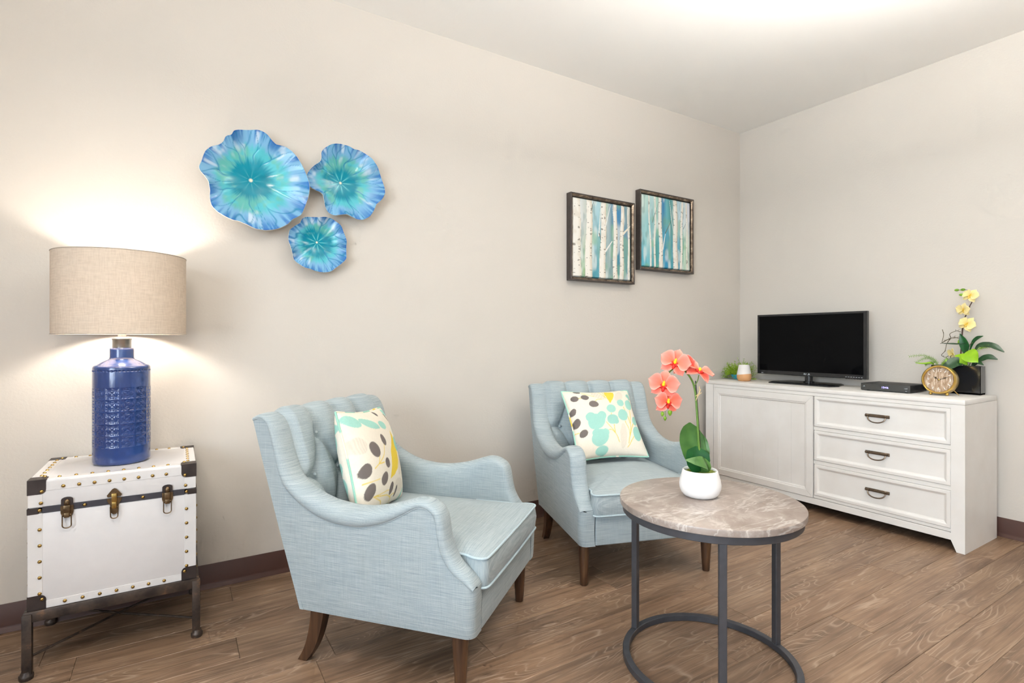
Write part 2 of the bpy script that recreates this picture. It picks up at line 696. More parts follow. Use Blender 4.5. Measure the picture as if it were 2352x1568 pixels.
for sy in (-1, 1):
    y0, y1 = (-td + 0.006, -td + ew) if sy < 0 else (td - ew, td - 0.006)
    part('edging', MB().box(-tw + ew, tw - ew, y0, y1, zt - 0.002, zt + e, 0.0005, 1), M['trunk_edge'], lid)
# strap
sb = MB()
sb.box(-tw + 0.035, tw - 0.035, f - 0.001, -td + 0.01, zs0 + 0.0005, zs1 - 0.0005, 0.0006, 1)
part('strap', sb, M['strap'], tr)
for sx in (-1, 1):
    m = MB()
    x0, x1 = sorted((sx * (tw + 0.0025), sx * (tw - 0.026)))
    m.box(x0, x1, f - 0.0016, -td + 0.012, zs0 - 0.001, zs1 - 0.0025, 0.0008, 1)
    x0, x1 = sorted((sx * (tw + 0.0025), sx * (tw - 0.008)))
    m.box(x0, x1, -td + 0.004, td, zs0 - 0.001, zs1 - 0.0025, 0.0008, 1)
    part('strap_end', m, M['black_metal'], tr)


def corner(sx, sy, sz, par):
    """metal corner cap: three rounded plates that meet at the corner"""
    mb = MB()
    Lc, t, r = 0.047, 0.0022, 0.016

    def plate(axis):
        n = 6
        pts = [(0, 0), (Lc, 0)]
        for k in range(n + 1):
            a = (PI / 2) * k / n
            pts.append((Lc - r + r * math.cos(a), Lc - r + r * math.sin(a)))
        pts += [(0, Lc)]
        vs = []
        k_ = {'y': 0.97, 'x': 0.2, 'z': 0.1}[axis]          # nested so that no two plates share a face
        for d in (-0.0008, t * {'y': 1.0, 'x': 0.94, 'z': 0.9}[axis]):
            for (p, q) in pts:
                p2, q2 = p - t * k_, q - t * {'y': 0.8, 'x': 0.7, 'z': 0.1}[axis]
                if axis == 'y':
                    vs.append((sx * (tw - p2), sy * (td + d), q2))
                elif axis == 'x':
                    vs.append((sx * (tw + d), sy * (td - p2), q2))
                else:
                    vs.append((sx * (tw - p2), sy * (td - q2), d))
        m = len(pts)
        fs = [tuple(range(m)), tuple(range(m, 2 * m))[::-1]] + [(k, m + k, m + (k + 1) % m, (k + 1) % m) for k in range(m)]
        out = []
        for (x, y, z) in vs:
            if axis == 'z':
                zz = (zt + z) if sz > 0 else (0.0003 - 0 * z)
            else:
                zz = (zt - z) if sz > 0 else max(z, 0.0003)
            out.append((x, y, zz))
        mb.add(out, fs)
    plate('y')
    plate('x')
    if sz > 0:
        plate('z')
    return part('corner', mb, M['black_metal'], par, angle=30)


for sx in (-1, 1):
    for sy in (-1, 1):
        corner(sx, sy, 1, lid)
        corner(sx, sy, -1, body)

# studs
dome = MB().lathe([(0.0056, 0.0), (0.0052, 0.0018), (0.0038, 0.0033), (0.0016, 0.0041)], 10).mesh('stud')
dome.materials.append(M['brass'])


def stud(x, y, z, n, par):
    rot = {'f': (rad(90), 0, 0), 'u': (0, 0, 0), 'r': (0, rad(90), 0), 'l': (0, rad(-90), 0)}[n]
    link('stud', dome, None, par, (x, y, z), rot)


yf = f - 0.0004
for k in range(8):
    stud(-tw + 0.088 + k * 0.0405, yf, zt - 0.026, 'f', lid)
for sx in (-1, 1):
    stud(sx * (tw - 0.034), yf - 0.002, zt - 0.036, 'f', lid)
    stud(sx * (tw - 0.032), yf, zs1 + 0.012, 'f', lid)
    stud(sx * (tw - 0.029), yf - 0.001, (zs0 + zs1) / 2, 'f', body)
    stud(sx * (tw - 0.035), yf - 0.002, 0.032, 'f', body)
    for k in range(5):
        stud(sx * (tw - 0.029), yf, zs0 - 0.052 - k * 0.0515, 'f', body)
for k in range(7):
    stud(-tw + 0.092 + k * 0.0455, yf, 0.012, 'f', body)
for x in (-0.088, 0.072):
    stud(x, yf - 0.0006, (zs0 + zs1) / 2, 'f', body)
zu = zt + e
for k in range(8):
    stud(-tw + 0.075 + k * 0.043, -td + 0.022, zu, 'u', lid)
    stud(-tw + 0.075 + k * 0.043, td - 0.022, zu, 'u', lid)
for sx in (-1, 1):
    for k in range(7):
        stud(sx * (tw - 0.024), -td + 0.062 + k * 0.044, zu, 'u', lid)
    stud(sx * (tw - 0.036), -td + 0.036, zu + 0.002, 'u', lid)
    stud(sx * (tw - 0.036), td - 0.036, zu + 0.002, 'u', lid)
    for k in range(6):
        stud(sx * (tw + e), -td + 0.02, zs0 - 0.05 - k * 0.045, 'r' if sx > 0 else 'l', body)


def ring(x, z0, z1, hwid, par, taper=1.0, y=None):
    y = f - 0.010 if y is None else y
    pts = []
    for k in range(9):
        a = PI + PI * k / 8
        pts.append((x + hwid * taper * math.cos(a), y, z1 + hwid * 0.8 + hwid * 0.8 * math.sin(a)))
    pts = [(x - hwid, y, z0)] + pts + [(x + hwid, y, z0)]
    part('ring', MB().tube(pts, 0.0018, 8, closed=True), M['bronze'], par)


def side_latch(x):
    y = f - 0.002
    top = [(x - 0.0155, 0.0), (x + 0.0155, 0.0), (x + 0.0155, 0.03)]
    for k in range(7):
        a = PI * k / 6
        top.append((x + 0.0155 * math.cos(a), 0.03 + 0.008 * math.sin(a)))
    L = part('latch', MB().prism([(p, zs0 + 0.006 + q) for p, q in top], 'y', y - 0.002, y + 0.001), M['black_metal'], tr)
    low = [(x - 0.0165, 0.026), (x + 0.0165, 0.026), (x + 0.0165, 0.004), (x + 0.013, -0.008), (x + 0.007, -0.012), (x - 0.007, -0.012), (x - 0.013, -0.008), (x - 0.0165, 0.004)]
    part('latch_plate', MB().prism([(p, zs0 - 0.01 + q) for p, q in low], 'y', y - 0.0022, y + 0.001), M['bronze'], L)
    part('latch_lever', MB().box(x - 0.009, x + 0.009, y - 0.010, y, zs0 - 0.008, zs0 + 0.018, 0.002).box(x - 0.007, x + 0.007, y - 0.012, y - 0.002, zs0 - 0.022, zs0 - 0.006, 0.002)
         .ball((x, y - 0.004, zs0 + 0.026), (0.008, 0.006, 0.012)), M['bronze'], L)
    ring(x, zs0 - 0.012, zs0 - 0.056, 0.0115, L)


side_latch(-tw + 0.098)
side_latch(tw - 0.087)
y = f - 0.002
HP = part('hasp', MB().prism([(-0.021, zs1 + 0.010), (-0.018, zs1 + 0.004), (0.018, zs1 + 0.004), (0.021, zs1 + 0.010), (0.006, zs1 + 0.030), (0, zs1 + 0.033), (-0.006, zs1 + 0.030)], 'y', y - 0.002, y + 0.001), M['bronze'], tr)
HP.location.x = -0.008
part('hasp_plate', MB().prism([(-0.020, zs1), (0.020, zs1), (0.020, zs1 - 0.008), (0.012, zs1 - 0.022), (0.010, zs1 - 0.048), (0.004, zs1 - 0.055), (-0.004, zs1 - 0.055), (-0.010, zs1 - 0.048), (-0.012, zs1 - 0.022), (-0.020, zs1 - 0.008)], 'y', y - 0.0025, y + 0.001), M['bronze'], HP)
part('hasp_lever', MB().box(-0.0075, 0.0075, y - 0.008, y, zs1 - 0.014, zs1 + 0.016, 0.0015).box(-0.0065, 0.0065, y - 0.011, y - 0.002, zs1 - 0.034, zs1 - 0.012, 0.0015), M['brass'], HP)
ring(0, zs1 - 0.028, zs1 - 0.068, 0.011, HP, 0.9)

# ------------------------------------------------------------------ table lamp
LX, LY, LZ = -4.015, -0.217, TZ1 + e
lamp = thing('table_lamp', 'blue ceramic table lamp with embossed squares and a cream drum shade', 'lamp', (LX, LY, LZ))


def lamp_ceramic():
    t = NT('blue_glazed_ceramic')
    v = t.coords()
    f = t.noise(v, 9, 2)
    t.color(t.ramp(f, [(0.3, lin(27, 52, 108)), (0.7, lin(37, 67, 126))]))
    t.set(Roughness=0.16)
    t.b.inputs['Specular IOR Level'].default_value = 0.6
    t.b.inputs['Coat Weight'].default_value = 0.6
    t.b.inputs['Coat Roughness'].default_value = 0.04
    return t.m


def shade_fabric():
    t = NT('cream_linen_shade')
    tc = t.n('ShaderNodeTexCoord')
    v1 = t.coords((30, 30, 260))
    v2 = t.coords((260, 260, 30))
    f1 = t.noise(v1, 1.0, 3, 0.6)
    f2 = t.noise(v2, 1.0, 3, 0.6)
    h = t.math('ADD', f1, f2)
    c = t.ramp(t.math('MULTIPLY', h, 0.5), [(0.35, lin(196, 180, 162)), (0.6, lin(213, 198, 180))])
    d = t.n('ShaderNodeBsdfDiffuse')
    tl = t.n('ShaderNodeBsdfTranslucent')
    t.l(c, d.inputs['Color'])
    tl.inputs['Color'].default_value = (1.0, 0.80, 0.62, 1)
    mx = t.n('ShaderNodeMixShader')
    mx.inputs['Fac'].default_value = 0.05
    t.l(d.outputs[0], mx.inputs[1])
    t.l(tl.outputs[0], mx.inputs[2])
    out = t.t.nodes['Material Output']
    t.l(mx.outputs[0], out.inputs['Surface'])
    return t.m


M['ceramic'] = lamp_ceramic()
M['shade'] = shade_fabric()
M['shade_trim'] = simple('shade_trim', lin(178, 166, 152), 0.7)
M['shade_lining'] = simple('shade_lining', lin(246, 244, 240), 0.6)
# embossed body
nz, na = 200, 288
zz = np.concatenate([np.linspace(0, 0.012, 8), np.linspace(0.0135, 0.345, nz), np.linspace(0.347, 0.359, 8)])
R0 = 0.0885
rb = np.full(len(zz), R0)
k0 = zz < 0.012
rb[k0] = R0 - 0.009 * (1 - np.sqrt(np.clip(1 - ((0.012 - zz[k0]) / 0.012) ** 2, 0, 1)))
k1 = zz > 0.346
rb[k1] = R0 - 0.012 * (1 - np.sqrt(np.clip(1 - ((zz[k1] - 0.346) / 0.013) ** 2, 0, 1)))
ang = np.linspace(0, 2 * PI, na, endpoint=False)
A, Z = np.meshgrid(ang, zz)
NC, CH, z0e = 12, 0.0435, 0.062
u = (A / (2 * PI) * NC) % 1.0
rowf = (Z - z0e) / CH
v = rowf % 1.0
inside = (rowf > 0) & (rowf < 5.0)
edge = np.minimum(np.minimum(u, 1 - u), np.minimum(v, 1 - v))
q = np.where(edge < 0.06, 0.0, 0.35)
uu, vv = (u * 2 % 1.0) - 0.5, (v * 2 % 1.0) - 0.5
star = np.minimum.reduce([np.abs(uu), np.abs(vv), np.abs(uu - vv) * 0.7, np.abs(uu + vv) * 0.7])
q = q + np.where((star < 0.07) & (edge > 0.09), 0.75, 0.0)
disp = -np.where(inside, q, 0.0) * 0.0016
dots = ((A / (2 * PI) * 46) % 1.0 - 0.5) ** 2 * 0.6 + ((Z - 0.338) / 0.0075) ** 2
disp = disp - np.where((dots < 0.08) & (Z > 0.32), 0.0022, 0.0)
Rr = rb[:, None] + disp
G = np.stack([Rr * np.cos(A), Rr * np.sin(A), Z], -1)
mb = MB().grid(G, closed_v=True, flip=True)
n0 = len(mb.v)
mb.f.append(tuple(range(na - 1, -1, -1)))
mb.lathe([(R0 - 0.012, 0.3588), (0.060, 0.370), (0.042, 0.378), (0.0385, 0.382), (0.0375, 0.388), (0.0375, 0.414), (0.0365, 0.419), (0.033, 0.421)], 64, cap0=False)
part('base', mb, M['ceramic'], lamp, angle=60, fixn=False)
part('cap', MB().lathe([(0.0285, 0.421), (0.0295, 0.424), (0.0295, 0.449), (0.031, 0.451), (0.031, 0.455), (0.026, 0.457), (0.022, 0.460), (0.017, 0.462)], 40), M['nickel'], lamp)
M['stem_white'] = simple('socket_white', lin(232, 228, 222), 0.4)
part('stem', MB().lathe([(0.013, 0.461), (0.013, 0.50), (0.010, 0.505), (0.010, 0.56)], 24), M['stem_white'], lamp)
SZ0, SZ1, SR = 1.101 - LZ, 1.391 - LZ, 0.204
mb = MB()
n = 96
prof = [(SR, SZ0), (SR, SZ1), (SR - 0.0015, SZ1), (SR - 0.0015, SZ0)]
for i in range(1):
    vs, fs = [], []
    for (r, z) in prof:
        for k in range(n):
            a = 2 * PI * k / n
            vs.append((r * math.cos(a), r * math.sin(a), z))
    for i in range(4):
        for k in range(n):
            fs.append((i * n + k, i * n + (k + 1) % n, ((i + 1) % 4) * n + (k + 1) % n, ((i + 1) % 4) * n + k))
    mb.add(vs, fs)
sh = part('shade', mb, M['shade'], lamp, fixn=False)
for z in (SZ0, SZ1):
    pts = [(SR * math.cos(2 * PI * k / n), SR * math.sin(2 * PI * k / n), z) for k in range(n)]
    part('shade_rim', MB().tube(pts, 0.0016, 6, closed=True), M['shade_trim'], sh)
sp = MB()
for k in range(3):
    a = 2 * PI * k / 3 + 0.5
    sp.tube([(0, 0, SZ1 - 0.012), (SR * 0.98 * math.cos(a), SR * 0.98 * math.sin(a), SZ1 - 0.004)], 0.0017, 6)
part('spider', sp, M['nickel'], sh)
hp = []
for s in (-1, 1):
    hp = [(s * 0.0, 0, SZ1 - 0.012), (s * 0.03, 0, SZ1 - 0.03), (s * 0.05, 0, SZ1 - 0.10), (s * 0.045, 0, SZ1 - 0.18), (s * 0.012, 0, 0.52)]
    part('harp', MB().tube(catmull(hp, 16), 0.0018, 6), M['nickel'], lamp)
part('finial', MB().lathe([(0.005, SZ1 - 0.012), (0.005, SZ1 + 0.016), (0.026, SZ1 + 0.018), (0.027, SZ1 + 0.024), (0.026, SZ1 + 0.027), (0.01, SZ1 + 0.028)], 32), M['nickel'], lamp)
M['bulb'] = emission('lamp_bulb', (1.0, 0.93, 0.84), 270.0)
part('bulb', MB().ball((0, 0, 0.62), (0.03, 0.03, 0.034), 20, 12).lathe([(0.013, 0.555), (0.014, 0.57), (0.02, 0.595)], 16), M['bulb'], lamp)
M['cord'] = simple('lamp_cord', lin(176, 170, 162), 0.5)
cord = thing('power_cord', 'thin grey power cord looping down the wall behind the white trunk', 'cord', (TX0 + 0.06, -0.011, 0.20))
cp = catmull([(0.10, 0.0, 0.42), (0.03, 0.0, 0.36), (-0.045, 0.001, 0.27), (-0.072, 0.001, 0.17), (-0.066, 0.001, 0.07), (-0.02, 0.0, 0.0), (0.05, 0.0, -0.03)], 40)
part('cable', MB().tube([tuple(p) for p in cp], 0.0028, 6), M['cord'], cord)
# ------------------------------------------------------------------ armchairs
def linen(name, main, cross):
    t = NT(name)
    v1 = t.coords(main)
    v2 = t.coords(cross)
    vb = t.coords((1, 1, 1))
    f1 = t.noise(v1, 1.0, 4, 0.62)
    f2 = t.noise(v2, 1.0, 3, 0.6)
    big = t.noise(vb, 7.0, 2)
    h = t.math('ADD', t.math('MULTIPLY', f1, 0.72), t.math('MULTIPLY', f2, 0.28))
    c = t.ramp(h, [(0.30, lin(132, 144, 149)), (0.48, lin(155, 166, 169)), (0.70, lin(181, 189, 190))])
    c = t.mixc(0.5, c, t.ramp(big, [(0.3, (0.93, 0.97, 1.0)), (0.7, (1.0, 1.0, 0.98))]), 'MULTIPLY')
    t.color(c)
    t.set(Roughness=0.85)
    t.b.inputs['Specular IOR Level'].default_value = 0.15
    t.b.inputs['Sheen Weight'].default_value = 0.15
    t.bump(h, 0.25, 0.0015)
    return t.m


M['linen'] = linen('blue_linen_upright', (11, 11, 560), (480, 480, 12))
M['linen_seat'] = linen('blue_linen_flat', (11, 560, 11), (480, 12, 12))
M['piping'] = simple('linen_piping', lin(178, 194, 199), 0.85, 0, 0.15, 0.06, 200)


def leg_wood():
    t = NT('dark_walnut_leg')
    v = t.coords((60, 60, 5))
    f = t.noise(v, 1.0, 3)
    t.color(t.ramp(f, [(0.3, lin(52, 34, 24)), (0.6, lin(84, 58, 40)), (0.75, lin(104, 76, 50))]))
    t.set(Roughness=0.34)
    return t.m


M['leg_wood'] = leg_wood()
M['dark_cloth'] = simple('black_dust_cloth', lin(40, 38, 38), 0.95)

SEAM = [(-0.465, 0.806), (-0.440, 0.812), (-0.412, 0.799), (-0.393, 0.760), (-0.372, 0.682), (-0.343, 0.605), (-0.288, 0.551), (-0.209, 0.507),
        (-0.133, 0.487), (-0.044, 0.485), (0.041, 0.505), (0.105, 0.536), (0.148, 0.560), (0.172, 0.567), (0.199, 0.559),
        (0.218, 0.537), (0.228, 0.479), (0.238, 0.439), (0.259, 0.399), (0.284, 0.374), (0.323, 0.349), (0.344, 0.336)]
# how far the padded roll stands above the seam along that line
ROLL = [0.012, 0.016, 0.020, 0.024, 0.030, 0.036, 0.046, 0.056, 0.060, 0.058, 0.050, 0.036, 0.026, 0.022, 0.022, 0.026, 0.028, 0.028, 0.028, 0.026, 0.022, 0.010]
UO = 0.345
BUT1 = [(-0.138, 0.742), (0.0, 0.742), (0.138, 0.742)]
BUT2 = [(-0.205, 0.600), (-0.069, 0.600), (0.069, 0.600), (0.205, 0.600)]
BUT3 = [(-0.138, 0.470), (0.0, 0.470), (0.138, 0.470)]
BACK = [(-0.250, 0.34), (-0.268, 0.42), (-0.296, 0.52), (-0.328, 0.62), (-0.358, 0.71), (-0.380, 0.77), (-0.398, 0.805), (-0.424, 0.824), (-0.452, 0.818), (-0.470, 0.797), (-0.466, 0.77)]


def arm_mesh(s):
    n = 110
    P = catmull(SEAM, n)
    rl = np.interp(np.linspace(0, len(SEAM) - 1, n), range(len(SEAM)), ROLL)
    T = np.gradient(P, axis=0)
    T /= np.linalg.norm(T, axis=1)[:, None]
    N = np.stack([-T[:, 1], T[:, 0]], 1)
    for _ in range(6):
        N[1:-1] = (N[:-2] + 2 * N[1:-1] + N[2:]) / 4
    N /= np.linalg.norm(N, axis=1)[:, None]
    wi = np.interp(np.linspace(0, 1, n), [0, 0.25, 0.5, 1], [0.255, 0.258, 0.268, 0.272])
    bul = np.interp(np.linspace(0, len(SEAM) - 1, n), [0, 3, 6, 9, 11, 13, 16, 21], [0.002, 0.006, 0.012, 0.014, 0.008, 0.004, 0.005, 0.002])
    prof = [(0.0, 0.0, -0.002), (0.0, 0.35, 0.03), (0.0, 0.8, 0.16), (0.0, 1.0, 0.36), (0.02, 0.85, 0.60), (0.10, 0.45, 0.83), (0.26, 0.1, 0.96), (0.48, 0, 1.0),
            (0.70, 0, 0.95), (0.88, 0, 0.78), (0.97, 0, 0.50), (1.0, 0, 0.12), (1.0, 0, -0.3)]
    rows_ = []
    for (fu, fb, fn) in prof:
        uu = UO + (wi - UO) * fu + bul * fb
        q = P + N * (rl * fn)[:, None]
        rows_.append(np.stack([s * uu, q[:, 0], q[:, 1]], 1))
    G = np.array(rows_)
    mb = MB()
    mb.grid(G, flip=(s < 0))
    # inner panel down to the seat deck
    last = G[-1]
    m = 5
    rows_ = []
    for j in range(m + 1):
        t = j / m
        r = last.copy()
        r[:, 2] = np.minimum(last[:, 2], last[:, 2] * (1 - t) + 0.25 * t)
        r[:, 1] = last[:, 1] * (1 - t) + np.maximum(last[:, 1], -0.25) * t
        r[:, 0] = s * (wi + 0.003 * np.sin(PI * t))
        rows_.append(r)
    mb.grid(np.array(rows_), flip=(s < 0))
    # outer panel with rounded front corner
    cols_top, cols_bot = [], []
    w = (P[:, 0] - P[0, 0]) / (0.320 - P[0, 0])
    k_end = int(np.searchsorted(P[:, 0], 0.318))
    for i in range(k_end):
        cols_top.append((UO, P[i, 0], P[i, 1]))
        cols_bot.append((UO - 0.004, -0.274 + (0.318 + 0.274) * w[i], 0.186))
    r = 0.030
    for k in range(0, 9):
        a = (PI / 2) * k / 8
        uu, vv = UO - r * (1 - math.cos(a)), 0.320 + r * math.sin(a)
        cols_top.append((uu, vv, 0.352 - 0.014 * math.sin(a)))
        cols_bot.append((uu - 0.004, vv - 0.006, 0.186))
    cols_top.append((0.276, 0.350, 0.340))
    cols_bot.append((0.276, 0.344, 0.186))
    cols_top.append((0.274, 0.338, 0.340))
    cols_bot.append((0.274, 0.332, 0.186))
    ct, cb = np.array(cols_top), np.array(cols_bot)
    G = []
    nj = 12
    for j in range(nj + 1):
        t = j / nj
        g = ct * (1 - t) + cb * t
        g[:, 0] = g[:, 0] + 0.004 * math.sin(PI * t)
        if j >= nj - 1:
            g[:, 0] -= 0.003 if j == nj else 0.0
        G.append(np.stack([s * g[:, 0], g[:, 1], g[:, 2]], 1))
    mb.grid(np.array(G), flip=(s > 0))
    # ledge that closes the front of the arm under the end of the roll
    mb.add([(s * UO, 0.318, 0.352), (s * (UO - r), 0.350, 0.338), (s * 0.274, 0.350, 0.340), (s * 0.274, 0.26, 0.40), (s * UO, 0.26, 0.398)], [(0, 1, 2, 3, 4)])
    return mb.mesh('arm', True, 50, fixn=False), P


def back_mesh():
    nu, nt = 132, 120
    C = catmull(BACK, nt)
    T = np.gradient(C, axis=0)
    T /= np.linalg.norm(T, axis=1)[:, None]
    N = np.stack([T[:, 1], -T[:, 0]], 1)
    u = np.linspace(-0.274, 0.274, nu)
    U, Zc = np.meshgrid(u, C[:, 1])
    arc = np.concatenate([[0], np.cumsum(np.linalg.norm(np.diff(C, axis=0), axis=1))])
    zcoord = np.interp(arc, arc, 0.34 + arc * 0.97)       # distance along the face as a height
    Sg = np.repeat(zcoord[:, None], nu, 1)
    segs = []
    for (a, b) in BUT1:
        segs.append((a, b, a, 1.05))
        for (c, d) in BUT2:
            if abs(a - c) < 0.08:
                segs.append((a, b, c, d))
    for (a, b) in BUT3:
        segs.append((a, b, a, 0.30))
        for (c, d) in BUT2:
            if abs(a - c) < 0.08:
                segs.append((a, b, c, d))
    segs += [(0.205, 0.6, 0.30, 0.6), (-0.205, 0.6, -0.30, 0.6)]
    D = np.full(U.shape, 9.0)
    for (a, b, c, d) in segs:
        dx, dy = c - a, d - b
        t = np.clip(((U - a) * dx + (Sg - b) * dy) / (dx * dx + dy * dy), 0, 1)
        D = np.minimum(D, np.hypot(U - a - t * dx, Sg - b - t * dy))
    B = np.full(U.shape, 9.0)
    for (a, b) in BUT1 + BUT2 + BUT3:
        B = np.minimum(B, np.hypot(U - a, Sg - b))
    fade = 1 - sst(0.81, 0.90, Sg)
    d = 0.024 - 0.014 * np.exp(-(D / 0.010) ** 2) * (0.10 + 0.90 * fade) - 0.016 * np.exp(-(D / 0.035) ** 2) * fade - 0.020 * np.exp(-(B / 0.026) ** 2)
    d = d * sst(-0.004, 0.034, 0.274 - np.abs(U)) * (0.35 + 0.65 * fade)
    G = np.stack([U, C[:, 0][:, None] + N[:, 0][:, None] * d, C[:, 1][:, None] + N[:, 1][:, None] * d], -1)
    return MB().grid(G), (C, N, zcoord)


def seat_mesh():
    v0, v1 = -0.262, 0.366
    z0, z1 = 0.318, 0.412
    nu, nv, r = 60, 60, 0.022

    def half(v):
        return 0.269 + 0.017 * sst(0.285, 0.33, v)
    # cross rings from bottom to top around the outline
    out = []
    m = 40
    pts = []
    for t in np.linspace(v0, v1 - r, m):
        pts.append((half(t), t))
    for k in range(1, 7):
        a = PI / 2 * k / 6
        pts.append((half(v1) - r + r * math.cos(a), v1 - r + r * math.sin(a)))
    for x in np.linspace(half(v1) - r, 0, 16)[1:]:
        pts.append((x, v1 + 0.004 * (1 - (x / half(v1)) ** 2)))
    right = pts
    loop = right + [(-x, y_) for x, y_ in right[::-1][1:]]
    loop = np.array(loop)
    c = np.array([0.0, 0.05])
    rings = []
    for (sc_, z, ins) in ((0.2, z0, 0), (0.9, z0, 0), (1.0, z0 + 0.002, 0.004), (1.0, z0 + 0.010, 0), (1.0, z0 + 0.05, -0.006), (1.0, z1 - 0.010, 0), (1.0, z1 - 0.002, 0.003)):
        d = loop - c
        L = np.linalg.norm(d, axis=1)[:, None]
        q = c + d * sc_ * (1 - ins / L)
        rings.append(np.column_stack([q, np.full(len(q), z)]))
    for f_ in (0.985, 0.95, 0.88, 0.78, 0.65, 0.5, 0.35, 0.2, 0.08, 0.0):
        q = c + (loop - c) * f_
        rings.append(np.column_stack([q, np.full(len(q), z1 + 0.030 * (1 - f_ ** 2.6))]))
    return MB().grid(np.array(rings), closed_v=True), loop


arm_me = {s: arm_mesh(s)[0] for s in (-1, 1)}
for me in arm_me.values():
    me.materials.append(M['linen'])
_bm, (BC, BN, BZ) = back_mesh()
back_me = _bm.mesh('backrest', True, 70)
back_me.materials.append(M['linen'])
_sm, SEAT_LOOP = seat_mesh()
seat_me = _sm.mesh('seat_cushion', True, 60)
seat_me.materials.append(M['linen_seat'])
but_me = MB().ball((0, 0, 0), (0.0075, 0.0075, 0.004), 12, 8).mesh('button')
but_me.materials.append(M['linen'])
fleg = MB().lathe([(0.0155, 0.0), (0.0165, 0.002), (0.0205, 0.07), (0.0245, 0.14), (0.027, 0.195)], 24).mesh('leg')
fleg.materials.append(M['leg_wood'])
# sabre rear leg: square section swept along a backward curve
cl_ = catmull([(-0.222, 0.20), (-0.228, 0.15), (-0.242, 0.09), (-0.262, 0.04), (-0.288, 0.0)], 14)
rows_ = []
for i, (v_, z_) in enumerate(cl_):
    t = i / 13
    h_ = 0.026 * (1 - t) + 0.017 * t
    wv = 0.020 * (1 - t) + 0.015 * t
    rows_.append([(-wv, v_ - h_, z_), (wv, v_ - h_, z_), (wv, v_ + h_, z_), (-wv, v_ + h_, z_)])
_rl = MB().grid(np.array(rows_), closed_v=True)
_rl.f.append((0, 1, 2, 3))
_rl.f.append((52, 53, 54, 55))
rleg = _rl.mesh('leg', True, 50)
rleg.materials.append(M['leg_wood'])
# piping on the seat
top_pip = MB().tube([(x, y_, 0.4105) for x, y_ in SEAT_LOOP[24:-24]], 0.0042, 8)
bot_pip = MB().tube([(x * 1.0, y_ + 0.001, 0.3215) for x, y_ in SEAT_LOOP[38:-38]], 0.0038, 8)
pip_me = top_pip.mesh('piping')
pip_me.materials.append(M['piping'])
pip2_me = bot_pip.mesh('piping')
pip2_me.materials.append(M['piping'])
# welting along the outer arm seam
_P = catmull(SEAM, 110)
welt_me = {}
for s in (-1, 1):
    pts = [(s * (UO + 0.0005), p[0], p[1]) for p in _P[:104]]
    welt_me[s] = MB().tube(pts, 0.0024, 6).mesh('welt')
    welt_me[s].materials.append(M['linen'])
rail_me = MB().box(-0.2735, 0.2735, 0.27, 0.3455, 0.187, 0.316, 0.007, 3).mesh('front_rail')
rail_me.materials.append(M['linen'])
rearp_me = MB().add([(-0.343, -0.466, 0.805), (0.343, -0.466, 0.805), (0.341, -0.276, 0.187), (-0.341, -0.276, 0.187), (-0.343, -0.452, 0.80), (0.343, -0.452, 0.80), (0.341, -0.262, 0.187), (-0.341, -0.262, 0.187)],
                    [(0, 1, 2, 3), (7, 6, 5, 4), (0, 4, 5, 1), (1, 5, 6, 2), (2, 6, 7, 3), (3, 7, 4, 0)]).mesh('back_panel')
rearp_me.materials.append(M['linen'])
deck_me = MB().box(-0.335, 0.335, -0.268, 0.33, 0.188, 0.20).box(-0.271, 0.271, -0.26, 0.30, 0.20, 0.317).mesh('seat_deck', False)
deck_me.materials.append(M['dark_cloth'])


def armchair(label, loc, ang):
    c = thing('armchair', label, 'armchair', (loc[0], loc[1], 0), rad(ang) - PI / 2, 'tufted blue linen armchairs')
    for s in (-1, 1):
        a = link('arm', arm_me[s], None, c)
        link('welt', welt_me[s], None, a)
    b = link('backrest', back_me, None, c)
    for (u_, z_) in BUT1 + BUT2 + BUT3:
        i = int(np.argmin(np.abs(BZ - z_)))
        d = -0.0015
        th_ = math.atan2(BN[i, 1], BN[i, 0])
        link('button', but_me, None, b, (u_, BC[i, 0] + BN[i, 0] * d, BC[i, 1] + BN[i, 1] * d), (-(PI / 2 - th_), 0, 0))
    link('back_panel', rearp_me, None, c)
    link('seat_deck', deck_me, None, c)
    link('front_rail', rail_me, None, c)
    sc_ = link('seat_cushion', seat_me, None, c)
    link('piping', pip_me, None, sc_)
    link('piping', pip2_me, None, sc_)
    for s in (-1, 1):
        link('leg', fleg, None, c, (s * 0.305, 0.288, 0))
        link('leg', rleg, None, c, (s * 0.300, 0, 0))
    return c


armchair('light blue tufted linen armchair nearest the trunk, seen from its side', (-2.73 * 1.12, -0.704 * 1.12), -50)
armchair('light blue tufted linen armchair near the corner behind the round table', (-1.73 * 1.12 - 0.004, -0.59 * 1.12 - 0.004), -108)

